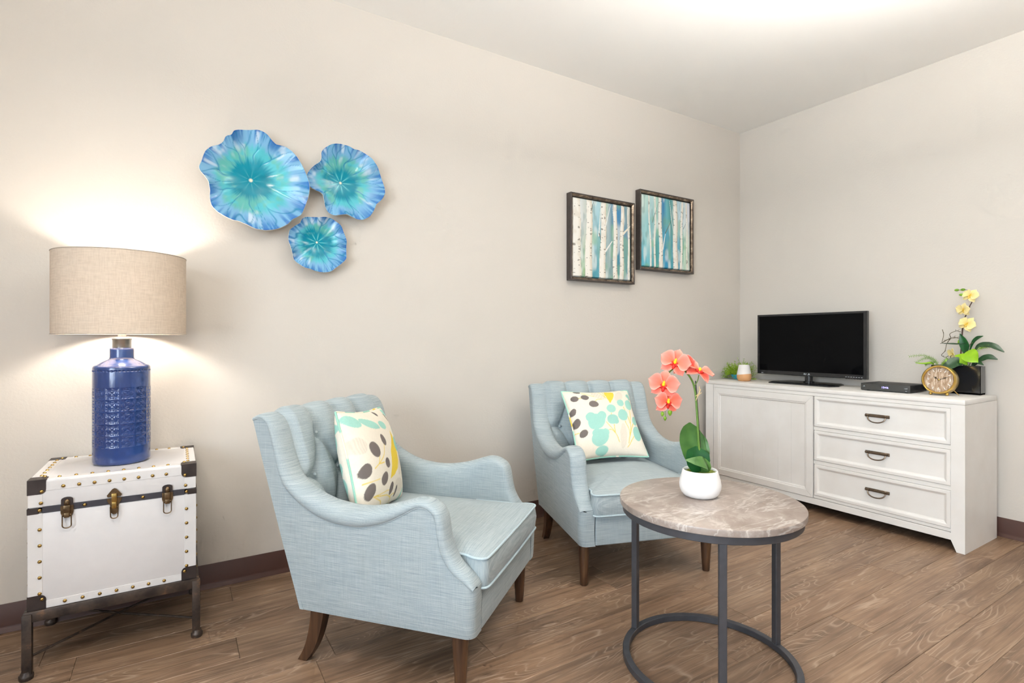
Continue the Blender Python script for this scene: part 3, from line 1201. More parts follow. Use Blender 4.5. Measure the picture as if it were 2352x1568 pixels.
# ------------------------------------------------------------------ printed cushions
PRINT_B = {"e":[["w",0.664,0.244,0.056,-0.002,-0.05,-0.185],["w",0.473,0.888,0.099,-0.061,-0.035,-0.044],["w",0.782,0.866,0.052,-0.032,-0.067,-0.088],["g",0.191,0.967,0.052,-0.004,-0.008,-0.024],["g",0.112,0.84,0.053,-0.004,-0.016,-0.048],["g",0.262,0.863,0.052,-0.019,-0.025,-0.042],["g",0.35,0.741,0.059,-0.028,-0.034,-0.05],["g",0.035,0.642,0.038,-0.002,-0.017,-0.052],["g",0.042,0.473,0.049,0.006,-0.01,-0.066],["g",0.098,0.315,0.055,-0.002,-0.018,-0.056],["t",0.309,0.463,0.123,-0.006,-0.036,-0.118],["t",0.243,0.539,0.071,-0.004,-0.021,-0.068],["t",0.404,0.54,0.065,-0.004,-0.023,-0.076],["t",0.312,0.23,0.121,-0.005,-0.035,-0.117],["t",0.268,0.298,0.063,-0.003,-0.017,-0.056],["t",0.391,0.283,0.062,-0.003,-0.019,-0.065],["t",0.586,0.654,0.072,-0.004,-0.019,-0.068],["t",0.559,0.482,0.09,-0.005,-0.022,-0.076],["t",0.606,0.448,0.039,-0.002,-0.011,-0.04],["t",0.772,0.751,0.058,-0.004,-0.016,-0.058],["t",0.908,0.725,0.061,-0.004,-0.022,-0.085],["t",0.944,0.88,0.032,-0.002,-0.009,-0.033],["t",0.97,0.853,0.032,-0.002,-0.011,-0.041],["t",0.747,0.552,0.084,-0.005,-0.025,-0.092],["t",0.931,0.476,0.042,-0.002,-0.018,-0.07],["t",0.909,0.289,0.071,-0.003,-0.028,-0.109],["t",0.316,0.059,0.09,-0.003,-0.017,-0.057]],"p":[["y",[[0.587,0.969],[0.732,0.958],[0.721,0.904],[0.666,0.814],[0.598,0.741],[0.582,0.82],[0.576,0.915]]]],"l":[[[0.897,0.635],[0.837,0.409],[0.715,0.14]],[[0.756,0.458],[0.776,0.34],[0.765,0.249]],[[0.895,0.433],[0.777,0.276]],[[0.827,0.238],[0.691,0.085]],[[0.445,0.438],[0.537,0.296],[0.575,0.145]],[[0.556,0.396],[0.545,0.277]],[[0.432,0.319],[0.5,0.32],[0.541,0.277]],[[0.391,0.789],[0.435,0.821],[0.496,0.821]],[[0.244,0.939],[0.4,0.876]],[[-0.002,0.347],[0.05,0.335]],[[0.566,0.584],[0.559,0.558]],[[0.166,0.848],[0.208,0.854]],[[0.506,0.971],[0.564,0.847]],[[0.561,0.967],[0.56,0.847]],[[0.8,0.685],[0.828,0.534],[0.834,0.427]]]}
PRINT_A = {"e":[["w",0.78,0.367,0.074,-0.021,-0.094,-0.109],["w",0.694,0.161,0.126,-0.049,-0.07,-0.057],["w",0.058,0.651,0.091,0.005,0.012,-0.086],["g",0.238,0.589,0.071,0.012,0.03,-0.077],["g",0.446,0.664,0.045,0.008,0.02,-0.061],["g",0.414,0.424,0.048,0.006,0.012,-0.056],["g",0.074,0.412,0.06,-0.005,-0.02,-0.067],["g",0.32,0.285,0.062,-0.004,-0.021,-0.061],["g",0.094,0.216,0.064,-0.004,-0.022,-0.072],["g",0.454,0.158,0.044,-0.002,-0.022,-0.058],["g",0.585,0.11,0.028,-0.001,-0.022,-0.053],["g",0.556,-0.021,0.018,-0.001,-0.009,-0.021],["g",0.847,0.883,0.018,0.006,0.033,-0.051],["t",0.092,0.89,0.078,-0.054,-0.057,-0.036],["t",0.335,0.85,0.151,-0.052,-0.031,-0.041],["t",0.581,0.821,0.066,-0.035,-0.04,-0.035],["t",0.8,0.583,0.076,0.014,0.021,-0.082],["t",0.894,0.668,0.064,0.011,0.023,-0.105],["t",0.808,0.055,0.026,-0.004,-0.05,-0.067],["t",0.93,0.3,0.05,0,-0.02,-0.09],["t",0.9,0.94,0.06,-0.02,-0.02,-0.04],["g",0.62,0.955,0.03,0,0,-0.03]],"p":[["y",[[0.718,0.747],[0.745,0.677],[0.733,0.595],[0.761,0.503],[0.722,0.413],[0.639,0.329],[0.543,0.279],[0.434,0.254],[0.501,0.372],[0.557,0.542],[0.636,0.625],[0.682,0.675]]],["y",[[0.056,0.118],[0.156,0.048],[0.047,0.044]]]],"l":[[[0.431,0.62],[0.36,0.516],[0.25,0.445],[0.175,0.411]],[[0.28,0.514],[0.25,0.445]],[[0.25,0.445],[0.342,0.444]],[[0.027,0.304],[0.231,0.299]],[[0.13,0.158],[0.394,0.153]],[[0.13,0.158],[0.253,0.083],[0.27,-0.014]],[[0.158,0.157],[0.443,0.083],[0.523,-0.02]],[[0.443,0.083],[0.546,0.094]],[[0.782,0.493],[0.714,0.389],[0.636,0.321]]]}


def print_colors(Uv, Vv, spec, seed):
    cream = np.array(lin(240, 231, 214))
    pal = {'w': np.array(lin(219, 208, 190)), 'g': np.array(lin(112, 104, 100)), 't': np.array(lin(160, 208, 194)), 'y': np.array(lin(234, 204, 78))}
    Uv = Uv + 0.010 * (vnoise(Uv * 14, Vv * 14, seed) - 0.5)
    Vv = Vv + 0.010 * (vnoise(Uv * 14 + 50, Vv * 14, seed) - 0.5)
    C = np.ones(Uv.shape + (3,)) * cream
    for col in ('w', 'y', 't', 'g'):
        if col == 'y':
            for l in spec['l']:
                D = np.full(Uv.shape, 9.0)
                L = catmull(l, 14) if len(l) > 2 else np.array(l)
                for (a, b), (c, d) in zip(L[:-1], L[1:]):
                    dx, dy = c - a, d - b
                    t = np.clip(((Uv - a) * dx + (Vv - b) * dy) / (dx * dx + dy * dy + 1e-9), 0, 1)
                    D = np.minimum(D, np.hypot(Uv - a - t * dx, Vv - b - t * dy))
                C = mix(C, pal['y'], (1 - sst(0.004, 0.008, D)) * 0.8)
            for pc, poly in spec['p']:
                ins = np.zeros(Uv.shape, bool)
                m = len(poly)
                for i in range(m):
                    (x1, y1), (x2, y2) = poly[i], poly[(i + 1) % m]
                    cond = ((y1 > Vv) != (y2 > Vv)) & (Uv < (x2 - x1) * (Vv - y1) / (y2 - y1 + 1e-12) + x1)
                    ins ^= cond
                C = mix(C, pal[pc], ins.astype(float))
        for e_ in spec['e']:
            if e_[0] != col:
                continue
            cu, cv, ax, ay, bx, by = e_[1:]
            det = ax * by - ay * bx
            du, dv = Uv - cu, Vv - cv
            p = (du * by - dv * bx) / det
            q_ = (-du * ay + dv * ax) / det
            rr = np.hypot(p, q_)
            if col == 'w':
                st = 0.5 + 0.5 * np.sin(p * 22)
                C = mix(C, pal['w'], (1 - sst(0.9, 1.0, rr)) * (0.35 + 0.5 * st))
            else:
                C = mix(C, pal[col], 1 - sst(0.96, 1.03, rr))
    return C * (0.94 + 0.06 * vnoise(Uv * 260, Vv * 90, 4))[..., None]


M['print'] = painted('printed_cotton', 0.9, 0.1, noise_amt=0.12)


def pillow(label, c, yaw, pitch, roll, S, T, spec, seed):
    n = 150
    a = np.linspace(-1, 1, n)
    A_, B_ = np.meshgrid(a, a)
    pinch = 0.065
    X = A_ * (S / 2) * (1 - pinch * (1 - B_ ** 2) ** 1.5)
    Y = B_ * (S / 2) * (1 - pinch * (1 - A_ ** 2) ** 1.5)
    hgt = T * ((1 - A_ ** 2) * (1 - B_ ** 2)).clip(0) ** 0.42
    hgt = hgt + 0.004 * (vnoise(A_ * 2.5 + 9, B_ * 2.5, seed) - 0.5) * (1 - A_ ** 2).clip(0) ** 0.5
    root = thing('cushion', label, 'cushion', c, 0, 'printed scatter cushions')
    R_ = Matrix.Rotation(yaw + PI / 2, 4, 'Z') @ Matrix.Rotation(-pitch, 4, 'X') @ Matrix.Rotation(-roll, 4, 'Y')
    root.rotation_euler = R_.to_euler()
    cf = print_colors((A_ + 1) / 2, (B_ + 1) / 2, spec, seed).reshape(-1, 3)
    cb = print_colors((A_[:, ::-1] + 1) / 2, (B_ + 1) / 2, PRINT_B if spec is PRINT_A else PRINT_A, seed).reshape(-1, 3)
    G1 = np.stack([X, -hgt, Y], -1)
    G2 = np.stack([X, hgt, Y], -1)
    mb = MB().grid(G1).grid(G2, flip=True)
    part('cover', mb, M['print'], root, angle=180, colors=np.vstack([cf, cb]))
    idx = [(0, j) for j in range(0, n, 3)] + [(i, n - 1) for i in range(0, n, 3)] + [(n - 1, j) for j in range(n - 1, -1, -3)] + [(i, 0) for i in range(n - 1, -1, -3)]
    pts = [(X[i, j] * 1.006, 0.0, Y[i, j] * 1.006) for i, j in idx]
    keep = [pts[0]]
    for p in pts[1:]:
        if (Vector(p) - Vector(keep[-1])).length > 0.004:
            keep.append(p)
    pt = MB().tube(keep, 0.0042, 8, closed=True)
    m = len(keep)
    k = np.arange(m)
    nn = vnoise(k * 0.11, k * 0.0, seed + 5)
    cc = np.ones((m, 3)) * np.array(lin(240, 231, 212))
    cc = mix(cc, np.array(lin(160, 208, 190)), (nn > 0.56).astype(float))
    cc = mix(cc, np.array(lin(236, 206, 90)), ((nn < 0.24)).astype(float))
    part('piping', pt, M['print'], root, colors=np.repeat(cc, 8, axis=0))
    return root


pillow('cream cushion with grey berries and a yellow leaf in the armchair nearest the trunk', (-3.200, -0.612, 0.614), rad(-40.0), rad(15.7), rad(-5.0), 0.392, 0.082, PRINT_A, 3)
pillow('cream cushion with mint blossoms in the armchair behind the round table', (-1.887, -0.491, 0.625), rad(-104.5), rad(35.9), rad(-1.0), 0.402, 0.068, PRINT_B, 8)
# ------------------------------------------------------------------ round marble table
def marble():
    t = NT('grey_marble_top')
    v = t.coords()
    warp = t.noise(v, 5, 4, 0.6)
    cmb = t.n('ShaderNodeVectorMath')
    cmb.operation = 'SCALE'
    t.l(v, cmb.inputs[0])
    cmb.inputs['Scale'].default_value = 1.0
    base = t.ramp(t.noise(v, 7, 5, 0.6, 0.6), [(0.32, lin(132, 118, 109)), (0.55, lin(153, 140, 131)), (0.75, lin(174, 162, 153))])
    stretch = t.n('ShaderNodeMapping')
    stretch.inputs['Rotation'].default_value = (0, 0, rad(-22))
    stretch.inputs['Scale'].default_value = (1.2, 7.0, 4.0)
    t.l(v, stretch.inputs['Vector'])
    n1 = t.noise(stretch.outputs['Vector'], 1.5, 5, 0.55, 0.3)
    vein = t.ramp(n1, [(0.485, (0, 0, 0)), (0.499, (1, 1, 1)), (0.501, (1, 1, 1)), (0.515, (0, 0, 0))])
    m1 = t.ramp(t.noise(v, 3.2, 2), [(0.38, (0.1, 0.1, 0.1)), (0.6, (1, 1, 1))])
    n2 = t.noise(v, 11, 7, 0.75, 0.4)
    cloud = t.ramp(n2, [(0.50, (0, 0, 0)), (0.68, (0.9, 0.9, 0.9))])
    c = t.mixc(t.math('MULTIPLY', t.math('MULTIPLY', cloud, m1), 0.7), base, lin(228, 222, 214))
    c = t.mixc(t.math('MULTIPLY', vein, 0.32), c, lin(234, 230, 224))
    t.color(c)
    t.set(Roughness=0.32)
    t.b.inputs['Specular IOR Level'].default_value = 0.4
    return t.m


M['marble'] = marble()
M['table_metal'] = simple('gunmetal_paint', lin(76, 76, 80), 0.42, 0.35, 0.5, 0.08, 30)
TCX, TCY, TH = -2.33, -1.506, 0.5455
tb = thing('round_table', 'round side table with grey marble top on a gunmetal ring base', 'table', (TCX, TCY, 0))
part('table_top', MB().lathe([(0.10, TH - 0.022), (0.289, TH - 0.022), (0.2915, TH - 0.020), (0.2925, TH - 0.004), (0.2915, TH - 0.001), (0.289, TH), (0.10, TH)], 128), M['marble'], tb, angle=30)


def ring_band(r0, r1, z0, z1, n=112):
    b = 0.0015
    pr_ = [(r0, z0 + b), (r0 + b, z0), (r1 - b, z0), (r1, z0 + b), (r1, z1 - b), (r1 - b, z1), (r0 + b, z1), (r0, z1 - b)]
    rows_ = [[(r * math.cos(2 * PI * k / n), r * math.sin(2 * PI * k / n), z) for (r, z) in pr_] for k in range(n)]
    return MB().grid(np.array(rows_), closed_u=True, closed_v=True)


part('top_ring', ring_band(0.262, 0.283, TH - 0.046, TH - 0.0222), M['table_metal'], tb, angle=30)
part('base_ring', ring_band(0.2605, 0.2825, 0.0005, 0.0225), M['table_metal'], tb, angle=30)
for a in (107.2, -16.5, 225.5):
    Mx = Matrix.Rotation(rad(a), 4, 'Z')
    part('leg', MB().box(0.2610, 0.2820, -0.011, 0.011, 0.022, TH - 0.045, 0.0015, 1, Mx), M['table_metal'], tb, angle=30)


# ------------------------------------------------------------------ plant helpers
def leaf_mb(spine, hw, up, fold=0.25, nw=7, curl=0.0, n=18):
    """curved blade: spine points, half width profile, surface normal hint"""
    S = catmull(spine, n)
    up = np.asarray(up, float)
    T = np.gradient(S, axis=0)
    T /= np.linalg.norm(T, axis=1)[:, None]
    W_ = np.cross(T, up)
    W_ /= np.linalg.norm(W_, axis=1)[:, None] + 1e-9
    Nn = np.cross(W_, T)
    wv = np.interp(np.linspace(0, 1, n), np.linspace(0, 1, len(hw)), hw)
    G = []
    for i in range(n):
        row = []
        for k in range(nw):
            s = -1 + 2 * k / (nw - 1)
            row.append(S[i] + W_[i] * s * wv[i] + Nn[i] * (abs(s) * fold * wv[i] - curl * wv[i] * s * s))
        G.append(row)
    return np.array(G)


def solid_leaf(spine, hw, up, fold=0.25, curl=0.0, th=0.0012, nw=7, n=18):
    G = leaf_mb(spine, hw, up, fold, nw, curl, n)
    gu = np.gradient(G, axis=0)
    gv = np.gradient(G, axis=1)
    N = np.cross(gu, gv)
    L = np.linalg.norm(N, axis=2)[..., None]
    N = N / np.where(L < 1e-9, 1, L)
    mb = MB().grid(G + N * th / 2).grid(G - N * th / 2, flip=True)
    a, b = G.shape[:2]
    off = a * b
    rim = [(0, j) for j in range(b)] + [(i, b - 1) for i in range(1, a)] + [(a - 1, j) for j in range(b - 2, -1, -1)] + [(i, 0) for i in range(a - 2, 0, -1)]
    ids = [i * b + j for i, j in rim]
    for p, q in zip(ids, ids[1:] + ids[:1]):
        mb.f.append((p, q, off + q, off + p))
    return mb


def leaf_mat(name, c0, c1, rough=0.35):
    t = NT(name)
    v = t.coords()
    f = t.noise(v, 22, 2)
    t.color(t.ramp(f, [(0.3, c0), (0.7, c1)]))
    t.set(Roughness=rough)
    t.b.inputs['Specular IOR Level'].default_value = 0.4
    return t.m


M['leaf_dark'] = leaf_mat('dark_green_leaf', lin(14, 62, 26), lin(26, 84, 36))
M['leaf_mid'] = leaf_mat('mid_green_leaf', lin(58, 98, 44), lin(84, 124, 58))
M['leaf_deep'] = leaf_mat('deep_green_leaf', lin(30, 56, 36), lin(48, 80, 48))
M['leaf_lime'] = leaf_mat('lime_leaf', lin(126, 172, 22), lin(150, 194, 40), 0.3)
M['bud_green'] = leaf_mat('bud_green', lin(98, 140, 28), lin(130, 172, 48))
M['moss'] = leaf_mat('moss', lin(70, 84, 22), lin(118, 124, 44), 0.9)
M['stem_green'] = leaf_mat('stem_green', lin(78, 112, 40), lin(104, 138, 56))
M['stem_brown'] = leaf_mat('stem_brown', lin(64, 42, 36), lin(92, 64, 52), 0.7)
M['twig'] = leaf_mat('twig', lin(70, 62, 44), lin(98, 86, 60), 0.8)
M['matte_white'] = simple('matte_white_ceramic', lin(240, 238, 236), 0.5, 0, 0.35, 0.012, 20)
M['black_stake'] = simple('black_stake', lin(34, 34, 36), 0.4)
M['raffia'] = simple('raffia_tie', lin(216, 190, 140), 0.8)
M['petal'] = painted('orchid_petal', 0.5, 0.3, sss=0.08)


def petal_mesh(L, Wd, ctr, mid, edge, cup=0.25, ruffle=0.05, shape=0.55, seed=1):
    n, m = 15, 11
    G, Cc = [], []
    for i in range(n):
        t = i / (n - 1)
        w = Wd * (max(0.0, math.sin(PI * (0.03 + 0.965 * t) ** shape)) ** 0.55) * (0.35 + 0.65 * min(1.0, t / 0.4))
        w = max(w, 0.0018)
        row = []
        for k in range(m):
            s = -1 + 2 * k / (m - 1)
            x = L * (t - 0.10 * s * s * t)
            y = w * s
            z = cup * L * (t * (1 - t) * 1.1 - 0.35 * t * t) + 0.10 * L * s * s * math.sin(PI * t) + ruffle * L * math.sin(7 * s + seed * 2.1 + 3 * t) * t * t * 0.5
            row.append((x, y, z))
            e_ = max(abs(s) ** 3, t ** 4)
            vein = 0.5 + 0.5 * math.cos(s * 16)
            c = np.array(ctr) * (1 - min(1, t * 2.0)) + np.array(mid) * min(1, t * 2.0)
            c = c * (1 - 0.10 * vein * (1 - t))
            c = c * (1 - 0.75 * e_) + np.array(edge) * 0.75 * e_
            Cc.append(c)
        G.append(row)
    G = np.array(G)
    d = np.zeros_like(G)
    d[..., 2] = 0.0007
    mb = MB().grid(G + d).grid(G - d, flip=True)
    a, b = n, m
    off = a * b
    rim = [(0, j) for j in range(b)] + [(i, b - 1) for i in range(1, a)] + [(a - 1, j) for j in range(b - 2, -1, -1)] + [(i, 0) for i in range(a - 2, 0, -1)]
    ids = [i * b + j for i, j in rim]
    for p, q_ in zip(ids, ids[1:] + ids[:1]):
        mb.f.append((p, q_, off + q_, off + p))
    me = mb.mesh('petal', True, 70, np.array(Cc + Cc))
    me.materials.append(M['petal'])
    return me


def lip_mesh(c_lip, c_yel, R):
    mb = MB()
    cols = []

    def addball(c, r, col):
        n0 = len(mb.v)
        mb.ball(c, r, 10, 7)
        cols.extend([col] * (len(mb.v) - n0))
    addball((0, -0.02 * R, 0.10 * R), (0.12 * R, 0.12 * R, 0.16 * R), c_yel)
    addball((0, 0.10 * R, 0.16 * R), (0.08 * R, 0.14 * R, 0.10 * R), c_yel)
    addball((-0.15 * R, -0.12 * R, 0.12 * R), (0.13 * R, 0.16 * R, 0.07 * R), c_lip)
    addball((0.15 * R, -0.12 * R, 0.12 * R), (0.13 * R, 0.16 * R, 0.07 * R), c_lip)
    addball((0, -0.30 * R, 0.10 * R), (0.11 * R, 0.20 * R, 0.06 * R), c_lip)
    me = mb.mesh('flower', True, 70, np.array(cols))
    me.materials.append(M['petal'])
    return me


def orchid_kit(R, ctr, mid, edge, lip, yel):
    return dict(R=R, lat=petal_mesh(R * 1.02, R * 0.56, ctr, mid, edge, 0.22, 0.06, 1.30, 1),
                sep=petal_mesh(R * 1.0, R * 0.36, ctr, mid, edge, 0.18, 0.03, 1.05, 2), lip=lip_mesh(lip, yel, R))


def orchid(kit, parent, loc, face, up=(0, 0, 1), scale=1.0, close=0.0):
    fz = Vector(face).normalized()
    ux_ = Vector(up).cross(fz)
    ux_ = ux_.normalized() if ux_.length > 1e-4 else Vector((1, 0, 0))
    uy_ = fz.cross(ux_)
    Mx = Matrix((ux_, uy_, fz)).transposed()
    fl = link('flower', kit['lip'], None, parent, loc, Mx.to_euler())
    fl.scale = (scale, scale, scale)
    for (a, kind, tilt, dz) in ((12, 'lat', -0.10, 0.004), (168, 'lat', -0.10, 0.004), (90, 'sep', 0.10, 0.0), (222, 'sep', 0.12, 0.0), (318, 'sep', 0.12, 0.0)):
        E = Matrix.Rotation(rad(a), 4, 'Z') @ Matrix.Rotation(tilt - close, 4, 'Y')
        link('petal', kit[kind], None, fl, (0, 0, dz * kit['R'] / 0.045), E.to_euler())
    return fl


# ------------------------------------------------------------------ coral orchid in a white pot
po = thing('potted_orchid', 'coral pink orchid in a round white pot on the marble table', 'potted plant', (-2.318, -1.461, TH), rad(-32.05))
g = 0.0015


def Pt(a, b, y=0.0):
    return (a * g, y, b * g)


part('pot', MB().lathe([(0.02, 0.0), (0.046, 0.0), (0.054, 0.003), (0.062, 0.012), (0.0675, 0.026), (0.0690, 0.040), (0.066, 0.058), (0.060, 0.078), (0.0575, 0.088), (0.0555, 0.090), (0.0530, 0.0885), (0.0520, 0.082), (0.052, 0.070), (0.02, 0.070)], 64), M['matte_white'], po, angle=60)
ms = MB()
rr = random.Random(5)
for k in range(60):
    a, r_ = rr.uniform(0, 2 * PI), 0.046 * math.sqrt(rr.random())
    ms.ball((r_ * math.cos(a), r_ * math.sin(a), 0.077 + rr.uniform(-0.001, 0.003)), (0.009, 0.009, 0.006), 7, 5)
mo = part('moss', ms, M['moss'], po)
mo['kind'] = 'stuff'
stem_pts = [Pt(2, 50), Pt(-1, 90), Pt(-4, 135), Pt(-9, 215), Pt(-14, 250), Pt(-22, 269), Pt(-33, 283), Pt(-46, 290, -0.004), Pt(-62, 291, -0.012), Pt(-77, 279, -0.02), Pt(-86, 255, -0.024), Pt(-88, 230, -0.026), Pt(-86, 205, -0.026)]
part('stem', MB().tube([tuple(p) for p in catmull(stem_pts, 50)], list(np.linspace(0.0042, 0.0018, 50)), 8), M['stem_green'], po)
part('stem_branch', MB().tube([tuple(p) for p in catmull([Pt(-14, 248), Pt(-6, 262), Pt(-3, 276)], 8)], 0.0016, 6), M['stem_green'], po)
part('stake', MB().tube([Pt(6, 50, 0.008), Pt(-9, 262, 0.006)], 0.0022, 8), M['black_stake'], po)
tie = MB()
for (a0, b0, a1, b1) in ((-10, 222, 0, 244), (-12, 228, 2, 236), (-8, 233, -11, 218), (-6, 230, -3, 250)):
    tie.tube([Pt(a0, b0, -0.006), Pt((a0 + a1) / 2 + 1, (b0 + b1) / 2, -0.009), Pt(a1, b1, -0.006)], 0.0011, 6)
part('raffia_tie', tie, M['raffia'], po)
KC = orchid_kit(0.053, lin(250, 100, 58), lin(250, 112, 90), lin(252, 176, 162), lin(206, 40, 30), lin(246, 206, 40))
orchid(KC, po, Pt(-89, 256, -0.032), (-0.35, -0.90, 0.10), (0.15, 0, 1), 1.0)
orchid(KC, po, Pt(-81, 218, -0.034), (0.10, -0.95, -0.02), (0.05, 0, 1), 0.92)
orchid(KC, po, Pt(-61, 305, -0.018), (-0.25, -0.92, 0.28), (0.35, 0, 1), 1.0)
orchid(KC, po, Pt(-38, 300, 0.014), (0.55, 0.75, 0.25), (-0.1, 0, 1), 0.85)
orchid(KC, po, Pt(-4, 284, -0.004), (0.28, -0.48, 0.84), (0.3, 0.9, 0.25), 1.0)
for (a, b, r_) in ((-92, 190, 0.0062), (-86, 180, 0.0056), (-75, 193, 0.0078)):
    part('bud', MB().lathe([(0.001, -1.5 * r_), (0.55 * r_, -1.1 * r_), (0.95 * r_, -0.2 * r_), (0.9 * r_, 0.5 * r_), (0.4 * r_, 1.1 * r_), (0.001, 1.25 * r_)], 12, Pt(a, b, -0.03)), M['bud_green'], po, label='closed green orchid bud')
    part('bud_stem', MB().tube([Pt(-86, 206, -0.027), Pt(a, b + r_ / g, -0.03)], 0.0010, 6), M['stem_green'], po)


def pleaf(spine, hw, up, mat, fold=0.2, curl=0.0):
    return part('leaf', solid_leaf(spine, hw, up, fold, curl), mat, po)


pleaf([Pt(2, 52, 0.010), Pt(-5, 80, 0.020), Pt(-14, 122, 0.030), Pt(-17, 150, 0.032), Pt(-17, 164, 0.030)], [0.010, 0.030, 0.041, 0.043, 0.036, 0.022, 0.003], (0, -1, 0.15), M['leaf_mid'], 0.16)
pleaf([Pt(0, 50, -0.004), Pt(-6, 72, -0.010), Pt(-9, 95, -0.006), Pt(-8, 112, 0.004)], [0.012, 0.030, 0.040, 0.041, 0.034, 0.004], (0, -1, 0.2), M['leaf_dark'], 0.15)
pleaf([Pt(6, 52, -0.012), Pt(8, 72, -0.026), Pt(-2, 82, -0.044), Pt(-24, 87, -0.055), Pt(-46, 90, -0.058)], [0.010, 0.020, 0.024, 0.021, 0.013, 0.002], (0.1, -0.75, 0.65), M['leaf_mid'], 0.12, 0.1)
pleaf([Pt(6, 52, 0.006), Pt(14, 85, 0.020), Pt(15, 115, 0.03), Pt(9, 140, 0.034)], [0.008, 0.016, 0.019, 0.014, 0.003], (-0.4, -0.9, 0.1), M['leaf_mid'], 0.15)

# ------------------------------------------------------------------ white dresser
def chalk_paint():
    t = NT('white_chalk_paint')
    v = t.coords((4, 4, 4))
    v2 = t.coords((60, 6, 60))
    f = t.noise(v, 2, 3)
    f2 = t.noise(v2, 1.0, 3, 0.6)
    c = t.ramp(f, [(0.3, lin(233, 229, 223)), (0.7, lin(238, 235, 230))])
    c = t.mixc(0.03, c, t.ramp(f2, [(0.35, (0.86, 0.84, 0.82)), (0.6, (1, 1, 1))]), 'MULTIPLY')
    t.color(c)
    t.set(Roughness=0.5)
    t.b.inputs['Specular IOR Level'].default_value = 0.35
    return t.m


M['chalk'] = chalk_paint()
M['gap'] = simple('dresser_gap', lin(92, 72, 54), 0.8)
M['pull'] = simple('bronze_pull', lin(120, 104, 88), 0.32, 0.85, 0.5, 0.15, 60)
DX, DXB = -0.49, -0.054
DY0, DY1, DZ = -1.607, -0.055, 0.774
dr = thing('dresser', 'long white dresser with a panel door and three drawers below the television', 'dresser', ((DX + DXB) / 2, (DY0 + DY1) / 2, 0))
OX, OY = dr.location.x, dr.location.y


def dpart(name, mb, mat, par=None, **kw):
    """vertices are given in room coordinates; move them into the dresser's frame"""
    mb.v = [(x - OX, y_ - OY, z) for x, y_, z in mb.v]
    return part(name, mb, mat, par or dr, **kw)


dpart('top', MB().box(DX, DXB, DY0, DY1, DZ - 0.0245, DZ, 0.0015, 2), M['chalk'])
for (o_, i_, t_) in ((DY0, -1.549, -1.572), (DY1, -0.119, -0.096)):
    poly = [(o_, 0.0), (t_, 0.0), (i_, 0.055), (i_, DZ - 0.0255), (o_, DZ - 0.0255)]
    dpart('side_panel', MB().prism(poly, 'x', DX, DXB), M['chalk'], smooth=False)
# face frame
dpart('top_rail', MB().box(DX + 0.003, DX + 0.03, -1.549, -0.119, 0.728, DZ - 0.0255, 0.0008, 1), M['chalk'])
dpart('bottom_rail', MB().box(DX + 0.003, DX + 0.03, -1.549, -0.119, 0.055, 0.0925, 0.001, 1), M['chalk'])
dpart('drawer_rail', MB().box(DX + 0.006, DX + 0.03, -1.549, -0.851, 0.0955, 0.1125, 0.001, 1), M['chalk'])
dpart('drawer_rail', MB().box(DX + 0.006, DX + 0.03, -1.549, -0.851, 0.3065, 0.3300, 0.001, 1), M['chalk'])
dpart('drawer_rail', MB().box(DX + 0.006, DX + 0.03, -1.549, -0.851, 0.5165, 0.5395, 0.001, 1), M['chalk'])
dpart('carcass', MB().box(DX + 0.018, DXB + 0.002, -1.552, -0.115, 0.06, 0.735), M['gap'], smooth=False)


def panel(y0, y1, z0, z1, rings):
    mb = MB()
    vs, fs = [], []
    for (ins, x) in rings:
        vs += [(x, y0 + ins, z0 + ins), (x, y1 - ins, z0 + ins), (x, y1 - ins, z1 - ins), (x, y0 + ins, z1 - ins)]
    m = len(rings)
    for i in range(m - 1):
        for k in range(4):
            fs.append((i * 4 + k, i * 4 + (k + 1) % 4, i * 4 + 4 + (k + 1) % 4, i * 4 + 4 + k))
    fs.append(tuple(range((m - 1) * 4, m * 4)))
    return mb.add(vs, fs)


F = DX
for (z0, z1) in ((0.541, 0.7265), (0.3315, 0.5150), (0.1140, 0.3050)):
    d_ = dpart('drawer', panel(-1.5475, -0.8545, z0, z1, [(0, F + 0.018), (0, F + 0.0035), (0.002, F + 0.001), (0.016, F + 0.0005), (0.021, F + 0.003), (0.026, F + 0.009), (0.030, F + 0.0105), (0.031, F + 0.011)]), M['chalk'], angle=20)
    zc = (z0 + z1) / 2 + 0.012
    yc = -1.206
    xh = F + 0.011
    pb = MB().box(xh - 0.005, xh + 0.001, yc - 0.062, yc + 0.062, zc - 0.009, zc + 0.009, 0.0015, 1)
    pb.tube([(xh - 0.008, yc - 0.060, zc), (xh - 0.008, yc + 0.060, zc)], 0.0055, 10)
    for s in (-1, 1):
        pb.tube([(xh - 0.009, yc + s * 0.038, zc), (xh - 0.009, yc + s * 0.052, zc)], 0.0082, 12)
    h_ = dpart('pull', pb, M['pull'], d_, label='bronze drawer pull')
    arcp = [(xh - 0.012 - 0.010 * math.sin(PI * k / 14), yc + 0.045 * math.cos(PI * k / 14), zc - 0.006 - 0.030 * math.sin(PI * k / 14) ** 0.8) for k in range(15)]
    dpart('bail', MB().tube(arcp, 0.0034, 8), M['pull'], d_, label='curved bronze bail')

# door: mitred frame of four rails around a boarded panel
y0, y1, z0, z1 = -0.8485, -0.1225, 0.0955, 0.7265
fx = F - 0.002
door = dpart('door', MB().box(fx + 0.012, fx + 0.020, y0 + 0.01, y1 - 0.01, z0 + 0.01, z1 - 0.01), M['gap'], smooth=False)
fw_ = 0.056


